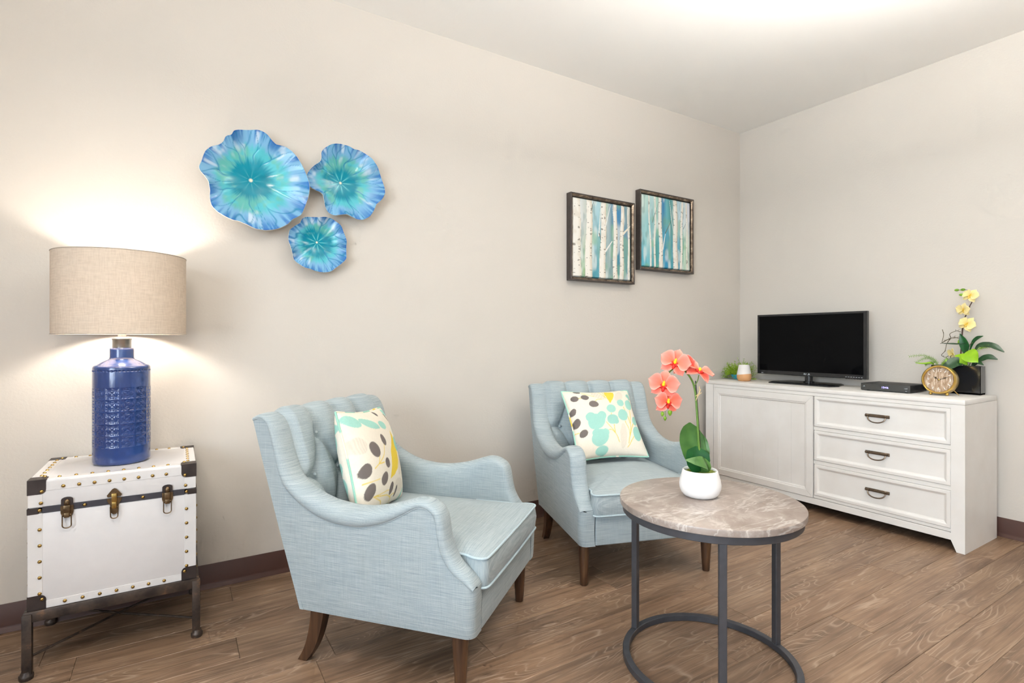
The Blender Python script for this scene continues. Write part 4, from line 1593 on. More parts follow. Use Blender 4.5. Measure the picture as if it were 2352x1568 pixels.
def mitre(pts, name):
    """pts: outer a, outer b, inner b, inner a in (y,z)"""
    mb = MB()
    (oa, ob, ib, ia) = [np.array(p) for p in pts]

    def at(t, x):
        return [(x, *(oa + (ia - oa) * t)), (x, *(ob + (ib - ob) * t))]
    prof_ = [(0.0, fx + 0.014), (0.0, fx + 0.0015), (0.02, fx), (0.72, fx), (0.78, fx + 0.003), (0.9, fx + 0.004), (0.96, fx + 0.009), (1.0, fx + 0.0105), (1.0, fx + 0.013)]
    vs, fs = [], []
    for (t, x) in prof_:
        vs += at(t, x)
    m = len(prof_)
    for i in range(m - 1):
        fs.append((2 * i, 2 * i + 1, 2 * i + 3, 2 * i + 2))
    fs.append(tuple(2 * i for i in range(m)))
    fs.append(tuple(2 * i + 1 for i in range(m))[::-1])
    mb.add(vs, fs)
    return dpart(name, mb, M['chalk'], door, angle=20)


gp = 0.0006
a_, b_, c_, d2_ = (y0, z0), (y1, z0), (y1, z1), (y0, z1)
ia_, ib_, ic_, id_ = (y0 + fw_, z0 + fw_), (y1 - fw_, z0 + fw_), (y1 - fw_, z1 - fw_), (y0 + fw_, z1 - fw_)


def sh_(p, dy, dz):
    return (p[0] + dy, p[1] + dz)


mitre((sh_(a_, gp, 0), sh_(b_, -gp, 0), sh_(ib_, -gp, 0), sh_(ia_, gp, 0)), 'door_rail')
mitre((sh_(d2_, gp, 0), sh_(c_, -gp, 0), sh_(ic_, -gp, 0), sh_(id_, gp, 0)), 'door_rail')
mitre((sh_(a_, 0, gp), sh_(d2_, 0, -gp), sh_(id_, 0, -gp), sh_(ia_, 0, gp)), 'door_stile')
mitre((sh_(b_, 0, gp), sh_(c_, 0, -gp), sh_(ic_, 0, -gp), sh_(ib_, 0, gp)), 'door_stile')
nb = 7
wb = (y1 - y0 - 2 * fw_ + 0.004) / nb
for k in range(nb):
    yy = y0 + fw_ - 0.002 + k * wb
    dpart('board', MB().box(fx + 0.0105, fx + 0.0135, yy + 0.0001, yy + wb - 0.0001, z0 + fw_ - 0.002, z1 - fw_ + 0.002, 0.0005, 1), M['chalk'], door)

# ------------------------------------------------------------------ television
M['tv_black'] = simple('tv_gloss_black', lin(36, 36, 37), 0.22, 0, 0.5, 0.03, 30)
M['tv_screen'] = simple('tv_screen', lin(5, 5, 6), 0.06, 0, 0.10, 0.0, 10)
M['tv_mark'] = simple('silver_print', lin(205, 215, 222), 0.4, 0.2)
tvx, ty0, ty1, tz0, tz1 = -0.205, -1.025, -0.285, 0.828, 1.258
tv = thing('television', 'black flat-screen television switched off on the white dresser', 'television', (tvx, (ty0 + ty1) / 2, DZ))
TYC = (ty0 + ty1) / 2


def tpart(name, mb, mat, par=None, **kw):
    mb.v = [(x - tvx, y_ - TYC, z - DZ) for x, y_, z in mb.v]
    return part(name, mb, mat, par or tv, **kw)


bz = (0.014, 0.014, 0.026)
mb = MB()
rings = [((0, 0, 0, 0), tvx + 0.030), ((0, 0, 0, 0), tvx + 0.004), ((0.003, 0.003, 0.003, 0.003), tvx), ((0.015, 0.017, 0.026, 0.013), tvx), ((0.0165, 0.0185, 0.0275, 0.0145), tvx + 0.002)]
vs, fs = [], []
for ((l, r, b, t), x) in rings:
    vs += [(x, ty1 - l, tz0 + b), (x, ty0 + r, tz0 + b), (x, ty0 + r, tz1 - t), (x, ty1 - l, tz1 - t)]
for i in range(len(rings) - 1):
    for k in range(4):
        fs.append((i * 4 + k, i * 4 + (k + 1) % 4, i * 4 + 4 + (k + 1) % 4, i * 4 + 4 + k))
mb.add(vs, fs)
fr = tpart('bezel', mb, M['tv_black'], angle=25)
tpart('screen', MB().box(tvx + 0.002, tvx + 0.006, ty0 + 0.016, ty1 - 0.014, tz0 + 0.025, tz1 - 0.012), M['tv_screen'], smooth=False)
tpart('back_housing', MB().box(tvx + 0.029, tvx + 0.040, ty0 + 0.004, ty1 - 0.004, tz0 + 0.004, tz1 - 0.004, 0.004).box(tvx + 0.038, tvx + 0.075, ty0 + 0.14, ty1 - 0.14, tz0 + 0.02, tz1 - 0.14, 0.012), M['tv_black'])
tpart('neck', MB().lathe([(0.024, DZ + 0.012), (0.024, DZ + 0.080)], 24, (tvx + 0.022, -0.655, 0)).lathe([(0.034, DZ + 0.010), (0.034, DZ + 0.016), (0.028, DZ + 0.020)], 24, (tvx + 0.022, -0.655, 0)), M['tv_black'])
base = [(-0.325, -0.86), (-0.25, -0.885), (-0.10, -0.84), (-0.10, -0.47), (-0.25, -0.43), (-0.325, -0.45)]
mb = MB().prism(base, 'z', DZ + 0.0005, DZ + 0.006)
ins_ = [(x * 0.9 + (-0.2) * 0.1, y_ * 0.93 + (-0.655) * 0.07) for x, y_ in base]
nb_ = len(base)
mb.add([(x, y_, DZ + 0.006) for x, y_ in base] + [(x, y_, DZ + 0.013) for x, y_ in ins_], [(k, (k + 1) % nb_, nb_ + (k + 1) % nb_, nb_ + k) for k in range(nb_)] + [tuple(range(nb_, 2 * nb_))])
tpart('stand_base', mb, M['tv_black'], angle=25)


def wall_text(txt, size, y_, z_, x_, sx=1.0, extrude=0.0004):
    """flat lettering facing -x; reads left to right toward -y"""
    t_ = text_mb(txt, size, 'CENTER', extrude)
    t_.v = [(x_ - c, y_ - a * sx, z_ + b) for a, b, c in t_.v]
    return t_


tpart('brand_mark', wall_text('RCA', 0.0170, -0.653, tz0 + 0.0135, tvx - 0.0010, 1.30), M['tv_mark'], label='silver RCA lettering')
mk = MB()
for k in range(7):
    yy = -0.905 - k * 0.0155
    mk.box(tvx - 0.0004, tvx, yy - 0.0045, yy + 0.0045, tz0 + 0.0105, tz0 + 0.0122)
tpart('button_print', mk, M['tv_mark'])
for k in range(6):
    yy = -0.905 - k * 0.0165
    tpart('button', MB().box(tvx + 0.004, tvx + 0.016, yy - 0.0055, yy + 0.0055, tz0 - 0.0025, tz0 + 0.001), M['tv_black'])
tpart('corner_print', MB().box(tvx - 0.0004, tvx, ty1 - 0.048, ty1 - 0.034, tz0 + 0.007, tz0 + 0.0095), M['tv_mark'])

# ------------------------------------------------------------------ set-top box
M['box_black'] = simple('box_charcoal', lin(58, 58, 56), 0.42, 0, 0.4, 0.03, 40)
M['box_side'] = simple('box_black', lin(30, 29, 29), 0.5, 0, 0.35, 0.03, 40)
M['digits'] = emission('display_digits', lin(165, 160, 255), 2.2)
bx0, bx1, by0, by1, bz0, bz1 = -0.345, -0.125, -1.312, -1.057, DZ + 0.004, DZ + 0.0445
sb_ = thing('set_top_box', 'black cable box showing 1046 on the dresser beside the television', 'set-top box', (bx0, (by0 + by1) / 2, DZ))
BYC = (by0 + by1) / 2


def bpart(name, mb, mat, **kw):
    mb.v = [(x - bx0, y_ - BYC, z - DZ) for x, y_, z in mb.v]
    return part(name, mb, mat, sb_, **kw)


bpart('case', MB().box(bx0 + 0.004, bx1, by0, by1, bz0, bz1, 0.004, 3), M['box_side'])
bpart('front', MB().box(bx0, bx0 + 0.008, by0 - 0.0005, by1 + 0.0005, bz0 - 0.0005, bz1 + 0.0005, 0.0035, 3), M['box_black'])
for (x, y_) in ((bx0 + 0.03, by0 + 0.03), (bx0 + 0.03, by1 - 0.03), (bx1 - 0.03, by0 + 0.03), (bx1 - 0.03, by1 - 0.03)):
    bpart('foot', MB().lathe([(0.009, DZ + 0.0004), (0.010, DZ + 0.005)], 12, (x, y_, 0)), M['box_side'])
bpart('display', wall_text('1046', 0.0155, -1.186, DZ + 0.0245, bx0 - 0.0002, 1.25), M['digits'], label='glowing violet digits 1046')
mk = MB()
for (yy, zz_, w_, h_) in ((-1.076, 0.0285, 0.005, 0.0022), (-1.075, 0.0245, 0.010, 0.0018), (-1.292, 0.0255, 0.003, 0.004), (-1.298, 0.0262, 0.0035, 0.003), (-1.286, 0.0255, 0.0012, 0.004), (-1.294, 0.0115, 0.008, 0.0016)):
    mk.box(bx0 - 0.0004, bx0 + 0.0002, yy - w_ / 2, yy + w_ / 2, DZ + zz_ - h_ / 2, DZ + zz_ + h_ / 2)
bpart('front_print', mk, M['tv_mark'])

# ------------------------------------------------------------------ gold clock
M['gold'] = simple('brushed_gold', lin(212, 178, 98), 0.28, 0.9, 0.5, 0.06, 50)


def clock_wood():
    t = NT('whitewashed_wood')
    v = t.coords((300, 300, 28))
    v2 = t.coords((120, 120, 9))
    a = t.noise(v, 1.0, 3, 0.6)
    b = t.noise(v2, 1.0, 3, 0.6)
    c = t.ramp(t.math('MULTIPLY', t.math('ADD', a, b), 0.5), [(0.38, lin(136, 108, 82)), (0.5, lin(168, 140, 112)), (0.60, lin(214, 198, 178))])
    t.color(c)
    t.set(Roughness=0.6)
    return t.m


M['clock_face'] = clock_wood()
M['dark_metal'] = simple('dark_hand_metal', lin(62, 52, 42), 0.4, 0.5)
M['clock_white'] = simple('clock_white_print', lin(240, 236, 228), 0.5)
ck = thing('clock', 'round gold desk clock with whitewashed wooden face on the dresser', 'clock', (-0.290, -1.432, DZ), 0)
Mt = Matrix.Translation((0, 0, 0.084)) @ Matrix.Rotation(rad(7), 4, 'Y')
# clock axis along local x; face looks to -x
To = Mt @ Matrix.Rotation(rad(-90), 4, 'Y')
R1 = 0.0785
part('rim', MB().lathe([(R1 - 0.010, -0.028), (R1 - 0.002, -0.028), (R1, -0.024), (R1, 0.016), (R1 - 0.001, 0.022), (R1 - 0.005, 0.0245), (R1 - 0.009, 0.022), (R1 - 0.0105, 0.016), (R1 - 0.0105, 0.008)], 72, cap0=True, cap1=False, M=To), M['gold'], ck, angle=50, fixn=True)
part('face', MB().lathe([(0.001, 0.0085), (R1 - 0.010, 0.0085)], 60, cap0=False, cap1=False, M=To), M['clock_face'], ck, smooth=False)


def face_pt(a, b, d=0.010):
    """a to the right, b up on the dial"""
    return Mt @ Vector((-d, -a, b))


def face_text(txt, size, a, b):
    t_ = text_mb(txt, size, 'CENTER', 0.0003)
    t_.v = [tuple(face_pt(a + p[0], b + p[1], 0.0095 + p[2])) for p in t_.v]
    return part('numeral', t_, M['clock_white'], ck)


for txt, deg in (('12', 0), ('3', 90), ('6', 180), ('9', 270)):
    a = rad(deg)
    face_text(txt, 0.021, 0.050 * math.sin(a), 0.050 * math.cos(a))
tick_idx = [k for k in range(12) if k % 3]
for k in tick_idx:
    a = rad(30 * k)
    p0, p1 = 0.047, 0.060
    mb = MB()
    w_ = 0.0016
    sa, ca = math.sin(a), math.cos(a)
    q_ = [face_pt(p0 * sa - w_ * ca, p0 * ca + w_ * sa), face_pt(p0 * sa + w_ * ca, p0 * ca - w_ * sa), face_pt(p1 * sa + w_ * ca, p1 * ca - w_ * sa), face_pt(p1 * sa - w_ * ca, p1 * ca + w_ * sa)]
    q2 = [face_pt(p0 * sa - w_ * ca, p0 * ca + w_ * sa, 0.0086), face_pt(p0 * sa + w_ * ca, p0 * ca - w_ * sa, 0.0086), face_pt(p1 * sa + w_ * ca, p1 * ca - w_ * sa, 0.0086), face_pt(p1 * sa - w_ * ca, p1 * ca + w_ * sa, 0.0086)]
    mb.add(q_ + q2, [(0, 1, 2, 3), (7, 6, 5, 4), (0, 4, 5, 1), (1, 5, 6, 2), (2, 6, 7, 3), (3, 7, 4, 0)])
    part('tick', mb, M['clock_white'], ck, smooth=False)


def hand(deg, L, w, bulge):
    a = rad(deg)
    sa, ca = math.sin(a), math.cos(a)
    outline = [(-0.006, -w), (0.3 * L, -w), (0.45 * L, -w), (0.5 * L, -bulge), (0.62 * L, -bulge), (0.68 * L, -w), (L, 0), (0.68 * L, w), (0.62 * L, bulge), (0.5 * L, bulge), (0.45 * L, w), (0.3 * L, w), (-0.006, w)]
    n_ = len(outline)
    vs = [face_pt(l * sa + c * ca, l * ca - c * sa, 0.0125) for l, c in outline] + [face_pt(l * sa + c * ca, l * ca - c * sa, 0.0117) for l, c in outline]
    mb = MB().add(vs, [tuple(range(n_)), tuple(range(2 * n_ - 1, n_ - 1, -1))] + [(k, (k + 1) % n_, n_ + (k + 1) % n_, n_ + k) for k in range(n_)])
    part('hand', mb, M['dark_metal'], ck, smooth=False)


hand(303, 0.033, 0.0012, 0.0045)
hand(68, 0.050, 0.0010, 0.0022)
part('hub', MB().lathe([(0.004, 0.0085), (0.004, 0.0140), (0.002, 0.0150)], 14, M=To), M['gold'], ck)
for s in (-1, 1):
    p = (-0.012, s * 0.037, 0.0092)
    part('ball_foot', MB().ball(p, 0.0088, 16, 10), M['gold'], ck)
part('prop_leg', MB().tube([(0.022, -0.045, 0.040), (0.058, -0.066, 0.0022)], 0.0019, 8), M['gold'], ck)

# ------------------------------------------------------------------ yellow orchid in black trough
M['gloss_black'] = simple('gloss_black_ceramic', lin(28, 29, 32), 0.16, 0, 0.5, 0.05, 20, coat=0.4)
ya = thing('orchid_arrangement', 'pale yellow orchid and mixed leaves in a black rectangular trough behind the clock', 'potted plant', (-0.10, -1.443, DZ))
YC = -1.443
vx0, vx1, vy0, vy1, vz = -0.128, -0.062, -1.560, -1.334, 0.932


def ypt(y_, z_, x=0.0):
    return (x, y_ - YC, z_ - DZ)


tb_ = MB()
tb_.box(vx0 + 0.10, vx1 + 0.10, vy0 - YC, vy1 - YC, 0.0, 0.012, 0.002, 1)
tb_.box(vx0 + 0.10, vx0 + 0.104, vy0 - YC, vy1 - YC, 0.002, vz - DZ, 0.0012, 1)
tb_.box(vx1 + 0.096, vx1 + 0.10, vy0 - YC, vy1 - YC, 0.002, vz - DZ, 0.0012, 1)
tb_.box(vx0 + 0.10, vx1 + 0.10, vy0 - YC, vy0 - YC + 0.004, 0.002, vz - DZ, 0.0012, 1)
tb_.box(vx0 + 0.10, vx1 + 0.10, vy1 - YC - 0.004, vy1 - YC, 0.002, vz - DZ, 0.0012, 1)
part('trough', tb_, M['gloss_black'], ya)
soil = MB().box(vx0 + 0.105, vx1 + 0.095, vy0 - YC + 0.005, vy1 - YC - 0.005, 0.02, vz - DZ - 0.012)
part('soil', soil, M['moss'], ya)
zs_ = 0.915
stp = [(-1.460, zs_), (-1.462, 0.968), (-1.466, 1.036), (-1.471, 1.131), (-1.477, 1.18), (-1.484, 1.207), (-1.495, 1.238), (-1.505, 1.269), (-1.514, 1.291), (-1.511, 1.318)]
part('stem', MB().tube([ypt(a, b) for a, b in catmull(stp, 36)], list(np.linspace(0.0042, 0.0022, 36)), 8), M['stem_brown'], ya)
part('bud_stem', MB().tube([ypt(a, b) for a, b in catmull([(-1.508, 1.319), (-1.497, 1.331), (-1.498, 1.344), (-1.491, 1.356), (-1.466, 1.357), (-1.447, 1.359)], 20)], 0.0012, 6), M['stem_brown'], ya)
part('bud_stem', MB().tube([ypt(-1.500, 1.325), ypt(-1.480, 1.333), ypt(-1.466, 1.331)], 0.0012, 6), M['stem_brown'], ya)
for (a, b) in ((-1.445, 1.359), (-1.473, 1.359), (-1.466, 1.331)):
    part('bud', MB().ball(ypt(a, b), (0.0065, 0.0115, 0.0072), 12, 8), M['bud_green'], ya, label='closed green orchid bud')
KY = orchid_kit(0.044, lin(236, 206, 110), lin(244, 224, 152), lin(248, 234, 182), lin(232, 196, 92), lin(226, 186, 70))
orchid(KY, ya, ypt(-1.511, 1.322, -0.008), (-0.80, 0.15, 0.35), (0, -0.35, 1), 1.0)
orchid(KY, ya, ypt(-1.482, 1.246, -0.010), (-0.85, 0.30, -0.05), (0, -0.15, 1), 0.92, 0.15)
orchid(KY, ya, ypt(-1.496, 1.164, -0.010), (-0.75, 0.10, 0.20), (0, -0.55, 1), 1.05)
orchid(KY, ya, ypt(-1.440, 0.999, -0.020), (-0.55, 0.55, -0.15), (0, -0.4, 1), 0.85, 0.35)
for pts in ([(-1.38, 1.137), (-1.3815, 1.10), (-1.382, 1.062), (-1.398, 1.076), (-1.414, 1.086), (-1.436, 1.092), (-1.466, 1.083)], [(-1.414, 1.076), (-1.418, 1.109), (-1.444, 1.129), (-1.466, 1.122)],
            [(-1.414, 1.081), (-1.397, 1.053), (-1.395, 1.012), (-1.376, 0.988), (-1.391, 0.977), (-1.421, 0.985), (-1.425, 0.92)], [(-1.37, 1.055), (-1.399, 1.076), (-1.444, 1.088), (-1.466, 1.086), (-1.48, 1.0), (-1.475, 0.92)],
            [(-1.49, 0.92), (-1.492, 1.0), (-1.50, 1.04), (-1.521, 1.062)]):
    C_ = catmull(pts, 26)
    k_ = np.arange(26)
    vn = MB().tube([ypt(a, b, -0.006 + 0.012 * math.sin(i * 0.5)) for i, (a, b) in enumerate(C_)], 0.0014, 6)
    for i in range(3, 24, 6):
        a, b = C_[i]
        vn.tube([ypt(a, b, -0.006 + 0.012 * math.sin(i * 0.5)), ypt(a + 0.006 * math.cos(i), b + 0.009, -0.008)], 0.0008, 5)
    part('vine', vn, M['twig'], ya)


def yleaf(pts, hw, mat, up=(-1, 0, 0.3), fold=0.15, name='leaf'):
    return part(name, solid_leaf([ypt(*p) for p in pts], hw, up, fold), mat, ya)


heart = [0.006, 0.034, 0.040, 0.037, 0.026, 0.012, 0.001]
yleaf([(-1.505, 1.012, -0.045), (-1.522, 0.996, -0.062), (-1.545, 0.972, -0.070), (-1.562, 0.955, -0.070)], heart, M['leaf_lime'], (-1, 0.1, 0.3))
yleaf([(-1.478, 1.0, -0.030), (-1.480, 0.985, -0.038), (-1.490, 0.962, -0.044), (-1.508, 0.938, -0.044)], heart, M['leaf_lime'], (-1, 0.2, 0.1))
yleaf([(-1.450, 1.058, 0.0), (-1.468, 1.064, -0.01), (-1.488, 1.05, -0.012)], [0.004, 0.016, 0.018, 0.012, 0.002], M['leaf_lime'])
yleaf([(-1.430, 0.962, -0.03), (-1.420, 0.958, -0.045), (-1.408, 0.965, -0.05)], [0.003, 0.010, 0.009, 0.001], M['leaf_lime'])
lobe = [0.004, 0.026, 0.030, 0.032, 0.028, 0.018, 0.001]
yleaf([(-1.480, 0.94, -0.03), (-1.462, 0.955, -0.055), (-1.435, 0.935, -0.075), (-1.400, 0.928, -0.080)], lobe, M['leaf_deep'], (-1, 0, 0.5))
yleaf([(-1.475, 0.95, -0.03), (-1.465, 0.945, -0.06), (-1.445, 0.915, -0.085)], [0.004, 0.020, 0.022, 0.014, 0.001], M['leaf_dark'], (-1, 0, 0.6))
yleaf([(-1.500, 0.93, 0.0), (-1.530, 1.024, 0.0), (-1.556, 1.050, -0.006), (-1.606, 1.046, -0.010), (-1.654, 1.012, -0.012)], [0.0015, 0.0015, 0.010, 0.016, 0.017, 0.015, 0.002], M['leaf_deep'], (-1, 0, 0.8))
yleaf([(-1.520, 0.93, 0.0), (-1.551, 0.966, -0.01), (-1.589, 0.985, -0.015), (-1.628, 0.973, -0.016)], [0.003, 0.010, 0.018, 0.016, 0.002], M['leaf_deep'], (-1, 0, 0.7))
yleaf([(-1.478, 0.93, -0.004), (-1.486, 1.013, -0.010), (-1.482, 1.06, -0.016), (-1.466, 1.113, -0.020)], [0.0015, 0.003, 0.018, 0.022, 0.016, 0.001], M['leaf_dark'])
yleaf([(-1.485, 0.93, 0.0), (-1.513, 1.045, -0.005), (-1.535, 1.083, -0.01), (-1.566, 1.099, -0.01)], [0.0015, 0.003, 0.010, 0.012, 0.001], M['leaf_dark'], (-1, 0, 0.8))
yleaf([(-1.480, 0.93, -0.002), (-1.500, 1.05, -0.010), (-1.45, 1.054, -0.02), (-1.38, 1.058, -0.025)], [0.0015, 0.002, 0.007, 0.007, 0.001], M['leaf_deep'], (-0.6, 0, 1))
yleaf([(-1.515, 0.935, -0.01), (-1.540, 0.957, -0.02), (-1.574, 0.940, -0.03)], [0.003, 0.012, 0.012, 0.001], M['leaf_deep'], (-1, 0, 0.6))
yleaf([(-1.340, 0.93, -0.005), (-1.325, 0.942, -0.015), (-1.29, 0.938, -0.025), (-1.257, 0.941, -0.03)], [0.002, 0.005, 0.006, 0.001], M['leaf_lime'], (-0.8, 0, 1))
for pts in ([(-1.37, 0.92), (-1.361, 0.936), (-1.337, 0.968), (-1.286, 0.986), (-1.22, 0.977)], [(-1.36, 0.925), (-1.345, 0.95), (-1.306, 0.972), (-1.253, 0.942)], [(-1.50, 0.93), (-1.541, 1.019), (-1.565, 1.037), (-1.589, 1.042)], [(-1.39, 0.92), (-1.385, 0.94), (-1.406, 0.97)], [(-1.35, 0.92), (-1.33, 0.945), (-1.30, 0.93)]):
    C_ = catmull(pts, 30)
    fm = MB().tube([ypt(a, b, -0.012) for a, b in C_], 0.0009, 5)
    for i in range(8, 30):
        a, b = C_[i]
        for s in (-1, 1):
            tvec = C_[min(i + 1, 29)] - C_[i - 1]
            tvec = tvec / (np.linalg.norm(tvec) + 1e-9)
            nx, ny = -tvec[1] * s, tvec[0] * s
            L_ = 0.010
            p0 = ypt(a, b, -0.012)
            p1 = ypt(a + nx * L_ + tvec[0] * 0.004, b + ny * L_ + tvec[1] * 0.004, -0.012 - 0.004 * ((i % 3) - 1))
            fm.tube([p0, p1], [0.0012, 0.0004], 4)
    part('fern_frond', fm, M['bud_green'], ya)

# ------------------------------------------------------------------ small plant in turquoise bowl, two-tone vase
M['turquoise'] = simple('turquoise_glaze', lin(62, 176, 196), 0.3, 0, 0.5, 0.18, 60)
bw = thing('bowl_plant', 'feathery lime green plant in a turquoise bowl at the corner end of the dresser', 'potted plant', (-0.195, -0.122, DZ))
part('bowl', MB().lathe([(0.015, 0.0), (0.026, 0.0), (0.038, 0.006), (0.050, 0.020), (0.057, 0.037), (0.055, 0.037), (0.047, 0.022), (0.03, 0.009), (0.01, 0.008)], 40), M['turquoise'], bw)
fo = MB()
rr = random.Random(11)


def sprig(base, d, L, n_, mb):
    """thin stalk with small leaflets"""
    d = Vector(d).normalized()
    p = Vector(base)
    pts = [p.copy()]
    for i in range(n_):
        d = (d + Vector((rr.uniform(-.25, .25), rr.uniform(-.25, .25), rr.uniform(-.30, .12)))).normalized()
        p = p + d * (L / n_)
        p.x = min(max(p.x, -0.26), 0.14)
        p.y = min(p.y, 0.105)
        p.z = max(p.z, 0.008)
        dv_ = Vector((p.x + 0.123, p.y + 0.133))
        if dv_.length < 0.066 and p.z < 0.13:
            dv_ = dv_.normalized() * 0.066
            p.x, p.y = dv_.x - 0.123, dv_.y - 0.133
        pts.append(p.copy())
    mb.tube(pts, 0.0006, 3, cap=False)
    for q_ in pts[1:]:
        for _ in range(5):
            v_ = Vector((rr.uniform(-1, 1), rr.uniform(-1, 1), rr.uniform(-.5, 1))).normalized()
            w_ = v_.orthogonal().normalized() * 0.0016
            L2 = rr.uniform(0.006, 0.011)
            t_ = q_ + v_ * L2
            m_ = q_ + v_ * L2 * 0.5
            t_.y = min(t_.y, 0.115)
            t_.z = max(t_.z, 0.003)
            mb.add([q_, m_ + w_, t_, m_ - w_, m_ + v_.cross(w_)], [(0, 1, 4), (1, 2, 4), (2, 3, 4), (3, 0, 4)])


for k in range(230):
    a = rr.uniform(0, 2 * PI)
    el = rr.uniform(0.38, 1.4)
    sprig((0.03 * math.cos(a), 0.03 * math.sin(a), 0.032), (math.cos(a) * math.cos(el), math.sin(a) * math.cos(el), math.sin(el)), rr.uniform(0.055, 0.115), 6, fo)
for (dx, dy, dz, L_) in ((0, 1, .10, .125), (-.2, 1, .2, .11), (0, -.55, .9, .14), (0, -.75, .8, .14), (-.1, -.35, 1, .13), (0, -1, .25, .15), (-.1, -1, .4, .15), (0, -.9, .05, .15), (.1, -.6, 1, .15)):
    for _ in range(3):
        sprig((0, 0, 0.034), (dx + rr.uniform(-.1, .1), dy, dz), L_, 8, fo)
fo_ = part('foliage', fo, leaf_mat('lime_foliage', lin(112, 148, 16), lin(164, 194, 52), 0.6), bw, smooth=False, fixn=False)
fo_['kind'] = 'stuff'

vs_ = thing('vase', 'small vase with white upper half and terracotta lower half beside the plant bowl', 'vase', (-0.318, -0.255, DZ))


def two_tone():
    t = NT('white_and_terracotta')
    tc = t.n('ShaderNodeTexCoord')
    sx_ = t.n('ShaderNodeSeparateXYZ')
    t.l(tc.outputs['Object'], sx_.inputs[0])
    h_ = t.math('ADD', sx_.outputs['Z'], t.math('MULTIPLY', sx_.outputs['Y'], 0.12))
    c = t.ramp(h_, [(0.048, lin(203, 152, 104)), (0.0495, lin(232, 228, 224))])
    t.color(c)
    t.set(Roughness=0.6)
    return t.m


M['two_tone'] = two_tone()
part('vase_body', MB().lathe([(0.02, 0.0), (0.036, 0.0), (0.042, 0.004), (0.049, 0.020), (0.051, 0.036), (0.049, 0.056), (0.042, 0.090), (0.0355, 0.117), (0.0345, 0.118), (0.033, 0.116), (0.040, 0.085), (0.046, 0.05), (0.045, 0.02), (0.01, 0.006)], 48), M['two_tone'], vs_, angle=60)
# ------------------------------------------------------------------ wall plates
PA = [(-0.203, 0.013), (-0.193, 0.038), (-0.179, 0.083), (-0.159, 0.106), (-0.127, 0.121), (-0.111, 0.136), (-0.104, 0.157), (-0.081, 0.166), (-0.074, 0.187), (-0.051, 0.2), (-0.02, 0.208), (0.024, 0.212), (0.051, 0.2), (0.079, 0.173), (0.097, 0.162), (0.135, 0.161), (0.163, 0.144), (0.192, 0.111), (0.214, 0.074), (0.228, 0.03), (0.236, -0.021), (0.231, -0.068), (0.221, -0.1), (0.201, -0.144), (0.163, -0.169), (0.139, -0.197), (0.097, -0.219), (0.051, -0.229), (0.011, -0.226), (-0.02, -0.21), (-0.051, -0.199), (-0.081, -0.198), (-0.111, -0.187), (-0.136, -0.171), (-0.155, -0.145), (-0.162, -0.108), (-0.161, -0.079), (-0.167, -0.047), (-0.185, -0.022), (-0.2, -0.003)]
PB = [(-0.166, -0.008), (-0.16, 0.013), (-0.145, 0.036), (-0.115, 0.062), (-0.1, 0.081), (-0.094, 0.103), (-0.098, 0.123), (-0.085, 0.141), (-0.055, 0.16), (-0.013, 0.171), (0.024, 0.17), (0.051, 0.159), (0.083, 0.159), (0.11, 0.148), (0.133, 0.13), (0.149, 0.103), (0.172, 0.073), (0.192, 0.038), (0.2, 0.006), (0.199, -0.039), (0.186, -0.068), (0.16, -0.094), (0.146, -0.129), (0.127, -0.159), (0.094, -0.179), (0.067, -0.179), (0.04, -0.172), (0.013, -0.164), (-0.013, -0.168), (-0.039, -0.172), (-0.065, -0.161), (-0.08, -0.142), (-0.088, -0.111), (-0.093, -0.08), (-0.105, -0.067), (-0.13, -0.062), (-0.155, -0.051), (-0.165, -0.029)]
PC = [(-0.131, 0.016), (-0.129, 0.037), (-0.112, 0.054), (-0.083, 0.075), (-0.074, 0.097), (-0.049, 0.11), (-0.025, 0.114), (0.005, 0.111), (0.036, 0.115), (0.062, 0.115), (0.082, 0.102), (0.103, 0.083), (0.114, 0.057), (0.124, 0.026), (0.129, -0.011), (0.132, -0.043), (0.124, -0.075), (0.103, -0.098), (0.077, -0.121), (0.056, -0.139), (0.021, -0.147), (-0.01, -0.143), (-0.039, -0.135), (-0.064, -0.131), (-0.088, -0.113), (-0.108, -0.094), (-0.117, -0.069), (-0.127, -0.039), (-0.132, -0.009)]
PLATES = {
 'large': ((-3.560, 1.796), PA, 0.062),
 'medium': ((-3.164, 1.845), PB, 0.055),
 'small': ((-3.275, 1.544), PC, 0.045)}
M['glaze'] = painted('blue_green_glaze', 0.15, 0.28, coat=0.12)
M['plate_rim'] = simple('plate_white_edge', lin(226, 224, 218), 0.35)


